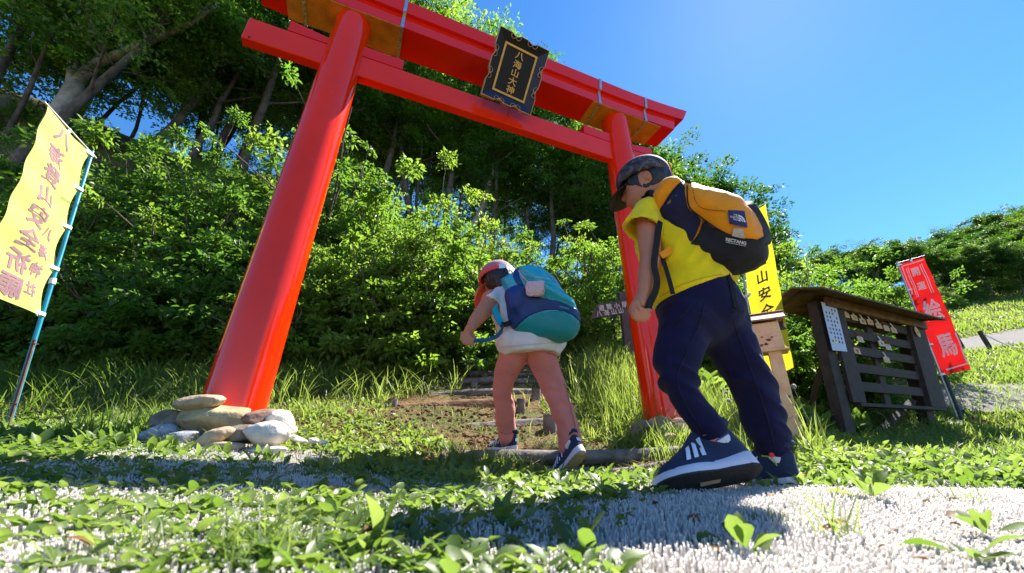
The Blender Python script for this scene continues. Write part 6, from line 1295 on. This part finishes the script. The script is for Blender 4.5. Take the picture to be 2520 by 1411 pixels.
for a in ((40, 640, 3.5, 0), (170, 570, 3.7, 1), (300, 530, 3.8, 2), (420, 510, 3.9, 0), (540, 530, 3.9, 1), (640, 560, 3.8, 2), (-80, 560, 3.6, 2), (-180, 600, 3.7, 0),
          (60, 450, 4.2, 1), (230, 420, 4.3, 0), (380, 430, 4.3, 2), (500, 430, 4.4, 1), (610, 460, 4.4, 0), (-90, 420, 4.2, 0),
          (140, 400, 5.4, 2), (330, 400, 5.2, 1), (470, 420, 5.2, 0), (700, 480, 5.0, 2), (560, 430, 5.4, 2),
          (930, 620, 3.9, 2), (980, 590, 3.9, 0), (1060, 560, 4.3, 1), (1130, 580, 4.6, 0), (900, 470, 4.8, 0), (1010, 560, 5.2, 2), (1210, 570, 5.2, 1), (760, 620, 3.6, 0), (1120, 640, 4.0, 3),
          (1280, 640, 5.6, 2), (1180, 620, 5.8, 0), (1350, 690, 5.6, 1), (1420, 720, 5.4, 2), (1240, 690, 4.9, 3), (1330, 740, 5.0, 3), (1410, 770, 4.8, 3), (840, 640, 3.5, 3), (1000, 660, 3.6, 3), (720, 700, 3.3, 3), (590, 660, 3.45, 3), (470, 660, 3.4, 3), (350, 670, 3.4, 3), (220, 690, 3.35, 3), (110, 710, 3.3, 3)): shr(*a)
for a in ((20, 330, 6.2, 0), (110, 350, 6.4, 2), (250, 350, 6.6, 1), (390, 380, 6.6, 0), (520, 400, 6.8, 2), (640, 420, 6.8, 1), (-60, 330, 5.6, 1), (760, 470, 7.0, 0)): shr(*a)
shr(850, 420, 4.9, 1, 'tall bright shrub rising right beside the left pillar')
shr(1480, 560, 4.6, 1, 'airy young tree-like shrub just left of the right pillar')
shr(1460, 770, 4.4, 3, 'low shrub behind the wooden signpost'); shr(1400, 800, 4.3, 3, 'low broad-leaved shrub left of the signpost')
G_ = 'shrubs behind the votive board'
GLB = 'bright shrub massed behind the votive board and offering box'
for a in ((1760, 660, 5.0, 1), (1850, 680, 5.2, 0), (1940, 690, 5.4, 2), (2020, 680, 5.8, 0), (2085, 690, 6.0, 1), (1690, 640, 5.0, 0), (1960, 760, 4.6, 3), (1890, 790, 4.2, 3), (2020, 800, 4.5, 3), (1800, 810, 4.0, 3), (1960, 880, 4.0, 3)): tag(shr(*a), GLB, 'shrub', G_)
for a in ((2260, 720, 16, 2), (2320, 718, 16, 0), (2380, 708, 17, 1), (2440, 690, 18, 2), (2500, 672, 19, 0)):
    t = at(*a[:3]); g = on_ground(t[0], a[2]); place_shrub(a[3], g, float(np.clip((t[2]-g[2])/1.4, .6, 2.2)), 'green hedge bush at the top edge of the meadow', 'hedge bushes along the meadow top', 'hedge_bush')
for lo_, hi_, wh in ((0, 3.45, 'in the front row of the thicket'), (3.45, 4.5, 'in the second row of the thicket'), (4.5, 99, 'in the back row of the thicket')):
    number_left_to_right([o for o in bpy.data.objects if o.get('group') == B_ and lo_ <= o.location.y < hi_], 'bright green leafy shrub', wh)
number_left_to_right([o for o in bpy.data.objects if o.get('group') == G_], 'bright shrub behind the offering box and votive board', 'of that clump')
number_left_to_right([o for o in bpy.data.objects if o.get('group') == 'hedge bushes along the meadow top'], 'green hedge bush at the top of the meadow', 'in the hedge')
print('shrubs', time.time()-T0)
# ------------------------------------------------------------------ grass, weeds, bristle mat
def blades(P, h, w, lean, az, twist, curve=1.0):
    """Curved tapering blades: three quads each."""
    n = len(P); d = np.stack([np.cos(az), np.sin(az), np.zeros(n)], 1); s = np.stack([np.cos(twist), np.sin(twist), np.zeros(n)], 1); out = []
    for t, ww in ((0, .8), (.38, 1.0), (.74, .62), (1.0, .08)):
        c = P + d*(h*lean*t**(1+curve*.9))[:, None]; c[:, 2] += h*(t-.32*np.clip(lean, 0, 2)*t**2.2)
        out += [c-s*(w*ww/2)[:, None], c+s*(w*ww/2)[:, None]]
    v = np.stack(out, 1).reshape(-1, 3); b = (np.arange(n)*8)[:, None]
    f = np.concatenate([b+np.array([[0, 1, 3, 2]]), b+np.array([[2, 3, 5, 4]]), b+np.array([[4, 5, 7, 6]])]); return v, f
def grass_obj(name, xy, h, w, lean, label, mat=GRASS, sink=.01, seed=0, kind='stuff', dark=0):
    rg = np.random.default_rng(seed); n = len(xy); z = Hf(xy[:, 0], xy[:, 1]); P = np.stack([xy[:, 0], xy[:, 1], z-sink], 1)
    az = rg.uniform(0, 6.28, n); v, f = blades(P, h, w, lean, az, az+1.57+rg.normal(size=n)*.5)
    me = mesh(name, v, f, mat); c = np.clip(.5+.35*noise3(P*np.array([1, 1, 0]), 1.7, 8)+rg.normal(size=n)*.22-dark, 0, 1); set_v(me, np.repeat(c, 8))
    o = link(name, me); return tag(o, label, 'grass', None, kind)
def cone_sample(n, u0, u1, y0, y1, rg, p=1.0):
    """Points in the wedge x/y in [u0,u1], y in [y0,y1], denser nearby."""
    y = y0*(y1/y0)**(rg.random(n)**p); return np.stack([(u0+(u1-u0)*rg.random(n))*y, y], 1)
def seg_clear(xy, a, b, r):
    a = np.array(a[:2]); b = np.array(b[:2]); t = np.clip(((xy-a)@(b-a))/((b-a)@(b-a)), 0, 1); return np.linalg.norm(xy-a-t[:, None]*(b-a), axis=1) > r
rg = np.random.default_rng(3)
def dn(xy, s, sd): return noise3(np.stack([xy[:, 0], xy[:, 1], xy[:, 0]*0], 1), s, sd)
def path_mask(xy):
    """Distance from the trodden stair line."""
    return np.abs(xy[:, 0]-np.interp(xy[:, 1], [1.7, 1.95, 2.4, 2.75, 3.1, 3.5, 3.8, 4.3], [.3, .2, -.2, -.32, -.2, -.1, -.05, .18]))
# turf from the gate up the bank, behind the mat
xy = cone_sample(90000, -1.75, 1.7, 1.5, 7.5, rg, .9)
stair = path_mask(xy); k = ~((stair < np.interp(xy[:, 1], [1.8, 2.8, 4.4], [.55, .5, .3])) & (xy[:, 1] > 1.8) & (xy[:, 1] < 4.4) & (rg.random(len(xy)) < .95))
bare = (xy[:, 0] > -.95) & (xy[:, 0] < -.25) & (xy[:, 1] > 1.9) & (xy[:, 1] < 2.8) & (dn(xy, 2.0, 5) > -.05) & (rg.random(len(xy)) < .8)
LG = (at(1085, 1141, 1.80), at(1750, 1108, 2.06)); lgc = seg_clear(xy, LG[0]-np.array([0, .07, 0]), LG[1]-np.array([0, .07, 0]), .10) | (rg.random(len(xy)) < .15)
xy = xy[k & ~bare & lgc]
front = np.clip((xy[:, 1]-1.4)/.8, .35, 1); h = (.035+.085*rg.random(len(xy))**1.5)*front*(1+.5*dn(xy, 1.1, 2)); w = .004+.0022*xy[:, 1]*.55
grass_obj('turf', xy, h, w, .35+.5*rg.random(len(xy)), 'short bright grass covering the bank and the path edges', seed=1)
# tall bright grass right of the stairs and along the foot of the thicket
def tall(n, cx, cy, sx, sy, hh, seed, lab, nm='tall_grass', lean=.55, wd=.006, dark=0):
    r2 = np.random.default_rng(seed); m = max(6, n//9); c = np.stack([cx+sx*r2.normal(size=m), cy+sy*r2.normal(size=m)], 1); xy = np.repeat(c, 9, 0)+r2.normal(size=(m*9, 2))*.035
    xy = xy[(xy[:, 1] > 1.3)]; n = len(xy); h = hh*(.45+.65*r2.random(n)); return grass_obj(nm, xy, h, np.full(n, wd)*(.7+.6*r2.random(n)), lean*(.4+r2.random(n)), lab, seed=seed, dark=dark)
tall(6500, 1.08, 3.3, .24, .42, .32, 11, 'tall bright grass right of the log steps', lean=.45)
tall(1200, .80, 2.6, .12, .2, .2, 12, 'bright grass clump left of the right pillar', lean=.5)
tall(1100, 1.40, 2.75, .22, .25, .22, 13, 'grass round the foot of the offering box post')
tall(1400, -1.45, 3.2, .3, .22, .24, 14, 'arching tall grass at the foot of the thicket right of the left pillar', lean=0.75, wd=.0065)
tall(1400, -1.9, 2.8, .5, .22, .24, 15, 'arching tall grass at the foot of the thicket left of the left pillar', lean=0.75, wd=.0065)
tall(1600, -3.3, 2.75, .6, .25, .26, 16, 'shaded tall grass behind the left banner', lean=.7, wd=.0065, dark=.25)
tall(500, -.75, 3.6, .15, .4, .26, 17, 'grass fringing the upper steps', lean=.7)
tall(700, 2.3, 3.5, .35, .2, .14, 18, 'grass and weeds growing under the votive board', lean=.8, wd=.008)
tall(700, 4.4, 3.9, .5, .2, .12, 19, 'grass round the right leg of the votive board', lean=.7)
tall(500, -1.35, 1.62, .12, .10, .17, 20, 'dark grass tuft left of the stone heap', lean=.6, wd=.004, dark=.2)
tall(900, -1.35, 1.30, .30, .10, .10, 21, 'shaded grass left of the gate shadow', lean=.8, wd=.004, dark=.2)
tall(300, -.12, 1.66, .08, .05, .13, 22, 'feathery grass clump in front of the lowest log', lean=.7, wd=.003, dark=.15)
tall(260, .75, 2.02, .2, .05, .16, 23, 'grass tufts leaning over the lowest log', lean=.6, wd=.004)
tall(300, .95, 2.16, .12, .05, .17, 24, 'grass in front of the right pillar stones', lean=.6, wd=.0045)
# meadow on the right
xy = cone_sample(60000, .95, 2.4, 3.6, 26, rg, .8)
d1 = np.abs(xy[:, 1]-np.interp(xy[:, 0], [2.6, 4.0, 5.2, 6.8, 9, 14], [6.4, 5.5, 5.1, 4.9, 4.6, 4.0])); d2 = np.abs(xy[:, 1]-np.interp(xy[:, 0], [8.6, 10.2, 12.5, 15.5, 22], [9.6, 9.0, 9.2, 9.6, 9.8]))
xy = xy[(d1 > .5+.2*rg.random(len(xy))) & ((d2 > .42) | (xy[:, 0] < 8.4))]; n = len(xy)
grass_obj('meadow_grass', xy, (.05+.10*rg.random(n))*(1+xy[:, 1]*.035), .004+.0026*xy[:, 1], .3+.5*rg.random(n), 'bright meadow grass sloping up on the right', seed=31)
# dry straw scattered on the bank
xy = cone_sample(9000, -1.3, .9, 1.75, 4.0, rg); n = len(xy); grass_obj('dry_grass', xy, .03+.06*rg.random(n), np.full(n, .004), 1.0+rg.random(n), 'dead straw lying on the trodden bank', STRAW, seed=32)

# ---- white plastic bristle mat
pm('mat_base', (.26, .235, .20), .9, .6, 60, bump=.5, bscale=150)
BRIS = leaf_mat('mat_bristle', (.70, .66, .63), (.88, .85, .82), (.72, .68, .64), (.90, .87, .84), .50, .35, .5)
nx, ny = 90, 60; mx_ = np.linspace(-1.9, 3.2, nx); my_ = np.geomspace(.22, 1.62, ny); MX, MY = np.meshgrid(mx_, my_, indexing='ij')
slope_mat = add('slope_mat', np.stack([MX, MY, Hf(MX.ravel(), MY.ravel()).reshape(MX.shape)+.006], -1).reshape(-1, 3), grid_faces(nx, ny), MATS['mat_base'], smooth=True)
tag(slope_mat, 'worn white plastic bristle mat laid on the ground in front of the gate', kind='structure')
rows = []
for y in np.arange(.36, 1.55, .0105):
    x = np.arange(-1.75, min(3.0, 2.2*y+1.2), (.0044 if y < .8 else .006)); x = x[np.abs(x) < 1.6*y+.25]; rows.append(np.stack([x+rg.normal(size=len(x))*.0012, np.full(len(x), y)+.006*np.sin(x*9+y*40)+.0035*np.sin(x*37)+rg.normal(size=len(x))*.0012], 1))
xy = np.concatenate(rows); worn = dn(xy, 3.2, 6)+.5*dn(xy, 9, 7); dens = .75*(xy[:, 0]-(-.15+.1*np.sin(xy[:, 1]*6))) + .25
far_fade = np.clip((1.45-xy[:, 1])*4, 0, 1)*np.clip((xy[:, 0]+1.5)*2, 0, 1); keep = (worn > -.62-np.clip(dens, -.3, 1)) & (rg.random(len(xy)) < far_fade) ; xy = xy[keep]; n = len(xy)
h = .013+.006*rg.random(n)+.003*dn(xy, 2, 3); h *= np.clip(1.0+.6*(dn(xy, 3.2, 6)), .45, 1.1); z = Hf(xy[:, 0], xy[:, 1])+.004
lean_y = -.004+.006*rg.normal(size=n)*.5; lx = .003*rg.normal(size=n); w = .0012+.0004*rg.random(n)
B0 = np.stack([xy[:, 0], xy[:, 1], z], 1); TP_ = B0+np.stack([lx, lean_y, h], 1); ex = np.array([1., 0, 0]); ey = np.array([0, .0035, 0])
v = np.stack([B0-ex*w[:, None], B0+ex*w[:, None], TP_+ex*(w*.75)[:, None], TP_-ex*(w*.75)[:, None], B0+ey, TP_+ey*.7], 1).reshape(-1, 3); b = (np.arange(n)*6)[:, None]
me = mesh('bristles', v, np.concatenate([b+np.array([[0, 1, 2, 3]]), b+np.array([[1, 4, 5, 2]]), b+np.array([[4, 0, 3, 5]])]), BRIS); set_v(me, np.repeat(np.clip(.6+.5*rg.normal(size=n)*.5, 0, 1), 6))
o = link('bristles', me, slope_mat); o['kind'] = 'stuff'

# ---- broad-leaved weeds creeping over the mat
def leaf_grid(P, A, B, Nn, ln, wd, bend, cup):
    """Oval leaves, 5 x 3 points: 8 quads each."""
    out = []; n = len(P)
    for t, ww in ((0, .06), (.28, .72), (.55, 1.0), (.8, .66), (1., .05)):
        c = P+A*(ln*t)[:, None]+Nn*(ln*(bend*(t-t*t*1.25)))[:, None]
        for s in (-1, 0, 1): out.append(c+B*(wd*ww*.5*s)[:, None]+Nn*(wd*cup*ww*abs(s)*.5)[:, None])
    v = np.stack(out, 1).reshape(-1, 3); b = (np.arange(n)*15)[:, None]; f = []
    for i in range(4):
        for j in range(2): f.append(b+np.array([[i*3+j, i*3+j+1, i*3+j+4, i*3+j+3]]))
    return v, np.concatenate(f)
def weeds(name, xy, nl, size, label, seed, up=.55, mat=LEAF_WEED):
    r2 = np.random.default_rng(seed); m = len(xy); idx = np.repeat(np.arange(m), nl); n = len(idx)
    z = Hf(xy[:, 0], xy[:, 1])+.004; C = np.stack([xy[:, 0], xy[:, 1], z], 1)[idx]; az = r2.uniform(0, 6.28, m)[idx]+np.tile(np.arange(nl), m)*2.4+r2.normal(size=n)*.3
    el = np.clip(up*r2.random(n)*1.6+.05, 0, 1.35); A = np.stack([np.cos(az)*np.cos(el), np.sin(az)*np.cos(el), np.sin(el)], 1)
    B = np.stack([-np.sin(az), np.cos(az), .35*r2.normal(size=n)], 1); B /= np.linalg.norm(B, axis=1)[:, None]; Nn = np.cross(A, B)
    s = (size[idx] if hasattr(size, '__len__') else size)*(.55+.75*r2.random(n)); C = C+A*(s*.25)[:, None]; C[:, 2] += .010*r2.random(n)
    v, f = leaf_grid(C, A, B, Nn, s, s*(.36+.2*r2.random(n)), .35*r2.random(n)+.05, .3)
    me = mesh(name, v, f, mat, True); c = np.clip(.45+.25*dn(xy, 2.5, 4)[idx]+.3*r2.normal(size=n), 0, 1); set_v(me, np.repeat(c, 15)); return tag(link(name, me), label, 'weeds', None, 'stuff')
xy = cone_sample(9500, -1.65, 1.75, .42, 2.3, rg, .85)
cov = .62+.5*dn(xy, 2.4, 2)+.25*dn(xy, 7, 3)
right = np.clip((xy[:, 0]/xy[:, 1]-.12)*2.0, 0, 1)*np.clip((1.38-xy[:, 1])*2.4, 0, 1); cov = cov-.22*np.clip((.75-xy[:, 1])*4, 0, 1)
shad = np.exp(-((xy[:, 0]-.25)/.4)**2-((xy[:, 1]-.95)/.22)**2); cov = cov+.45*np.clip(-(xy[:, 0]+.1)*1.6, 0, 1)*np.clip((xy[:, 1]-.75)*3, 0, 1)-right*np.clip(1.12-.35*np.clip((xy[:, 1]-.8)*2.5, 0, 1), 0, 2)-.12*shad-.25*((np.abs(xy[:, 0]+.05) < .35) & (xy[:, 1] > 1.25) & (xy[:, 1] < 1.6))
stairm = ((path_mask(xy) < .45) & (xy[:, 1] > 1.72)) | ~seg_clear(xy, LG[0]-np.array([0, .06, 0]), LG[1]-np.array([0, .06, 0]), .09); keep = (rg.random(len(xy)) < cov) & ~stairm; xy = xy[keep]
near_boy = ((xy[:, 0]-.52)**2/.05+(xy[:, 1]-1.06)**2/.012 < 1); near_boy |= (xy[:, 0] > -1.12) & (xy[:, 0] < -.52) & (xy[:, 1] > 1.16) & (xy[:, 1] < 1.45); xy = xy[~near_boy]
weeds('ground_weeds', xy, 6, .023+.010*np.random.default_rng(1).random(len(xy)), 'low broad-leaved weeds creeping over the mat and the gravel', 41, .42)
xy = cone_sample(4500, -1.7, 1.8, 1.1, 3.2, rg, 1.0); keep = ~((xy[:, 0] > -1.12) & (xy[:, 0] < -.52) & (xy[:, 1] < 1.5)) & ~((path_mask(xy) < .5) & (xy[:, 1] > 1.75)) & seg_clear(xy, LG[0]-np.array([0, .06, 0]), LG[1]-np.array([0, .06, 0]), .10) & (rg.random(len(xy)) < .75); xy = xy[keep]
weeds('bank_weeds', xy, 5, .026+.014*np.random.default_rng(2).random(len(xy)), 'leafy weeds mixed into the turf round the gate', 42, .7)
xy = np.stack([rg.uniform(1.3, 5.0, 1700), rg.uniform(1.2, 3.1, 1700)], 1); weeds('field_weeds', xy, 6, .036+.014*np.random.default_rng(3).random(len(xy)), 'bright leafy weeds in front of the votive board', 43, .6)
xy = np.stack([rg.normal(2.1, .5, 240), rg.normal(3.75, .2, 240)], 1); weeds('undergrowth', xy, 8, .13+.05*np.random.default_rng(4).random(len(xy)), 'broad dark leaves growing behind the offering box and under the votive board', 44, .9)
xy = np.stack([rg.uniform(-1.3, -.55, 42), rg.uniform(1.12, 1.24, 42)], 1); weeds('stone_weeds', xy, 6, .030+.012*np.random.default_rng(5).random(len(xy)), 'weeds growing against the stones at the left pillar', 45, .9)
# loose pebbles and dead leaves on the trodden ground
def pebbles(name, xy, size, mat, label, seed):
    r2 = np.random.default_rng(seed); v0, f0 = ico(1); n = len(xy); f0 = np.array(f0); s_ = size*(.4+1.1*r2.random(n)**2); z = Hf(xy[:, 0], xy[:, 1])
    v = v0[None]*(1+.25*r2.normal(size=(n, len(v0), 1)))*s_[:, None, None]*np.array([1.2, 1, .7])+np.stack([xy[:, 0], xy[:, 1], z+.006], 1)[:, None]
    return tag(add(name, v.reshape(-1, 3), (f0[None]+np.arange(n)[:, None, None]*len(v0)).reshape(-1, 3), mat, None, True), label, 'pebbles', None, 'stuff')
xy = np.concatenate([np.stack([rg.normal(-.12, .30, 900), rg.normal(1.42, .10, 900)], 1), cone_sample(700, -1.5, 1.5, .45, 1.6, rg)]); pebbles('loose_gravel', xy, .006, pm('gravel_bits', (.34, .28, .23), .9, .5, 30, base2=(.15, .11, .08)), 'loose gravel and grit on the trodden ground in front of the log', 71)
xy = np.concatenate([np.stack([rg.uniform(-.75, .1, 420), rg.uniform(2.05, 2.75, 420)], 1)]); pebbles('soil_clods', xy, .010, pm('clod', (.17, .085, .035), .95, .5, 30), 'brown soil clods on the bare path by the steps', 72)
DEAD = leaf_mat('dead_leaf', (.16, .08, .03), (.30, .18, .08), (.2, .1, .04), (.3, .18, .08), .3, .2, .7)
xy = cone_sample(260, -1.5, 1.3, .5, 2.6, rg); weeds('dead_leaves', xy, 1, np.full(len(xy), .028), 'scattered brown dead leaves on the mat and the bank', 73, .25, DEAD)
# single larger plants in the near weeds
def plant(px, py, nl, size, label, seed, up=.8):
    g = ground_at(px, py, .3); o = weeds('weed_plant', g[None, :2], nl, np.array([size]), label, seed, up); o['kind'] = 'thing'; o['category'] = 'plant'; return o
plant(1430, 1395, 6, .05, 'upright fresh green leaf cluster on the mat at the bottom middle', 51)
plant(1840, 1385, 9, .045, 'leafy weed tuft on the white mat below the shoes', 52, .6)
plant(2150, 1245, 7, .05, 'broad leaved weed standing right of the boy on the mat', 53)
plant(920, 1400, 6, .05, 'large yellow-green leaf at the bottom edge left of centre', 54)
plant(2400, 1400, 7, .05, 'dark leafy weed at the bottom right corner', 55, .5)
plant(1230, 1320, 7, .04, 'leafy weed left of the boy shadow', 56)
plant(2440, 1340, 6, .035, 'small weed at the right part of the mat', 57)
def tuft(px, py, n, hh, lab, seed, spread=.02, lean=.7, wd=.0022, dark=0):
    r2 = np.random.default_rng(seed); g = ground_at(px, py, .3); xy = g[None, :2]+r2.normal(size=(n, 2))*spread; o = grass_obj('grass_tuft', xy, hh*(.5+.6*r2.random(n)), np.full(n, wd), lean*(.3+r2.random(n)), lab, seed=seed, kind='thing', dark=dark); o['category'] = 'grass tuft'
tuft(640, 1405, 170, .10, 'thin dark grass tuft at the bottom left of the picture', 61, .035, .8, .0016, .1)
tuft(330, 1400, 60, .07, 'small sparse grass tuft near the bottom left corner', 62, .03)
tuft(1880, 1300, 90, .05, 'short grass tuft in the boy shadow', 63, .03, .9)
tuft(2070, 1345, 22, .11, 'few long grass blades rising from the white mat', 64, .012, .6)
tuft(1430, 1215, 40, .07, 'thin weed stalks behind the girl raised foot', 65, .03, .4)
tuft(2380, 1250, 60, .06, 'grass tuft at the right edge of the mat', 66, .03)
print('cover', time.time()-T0)
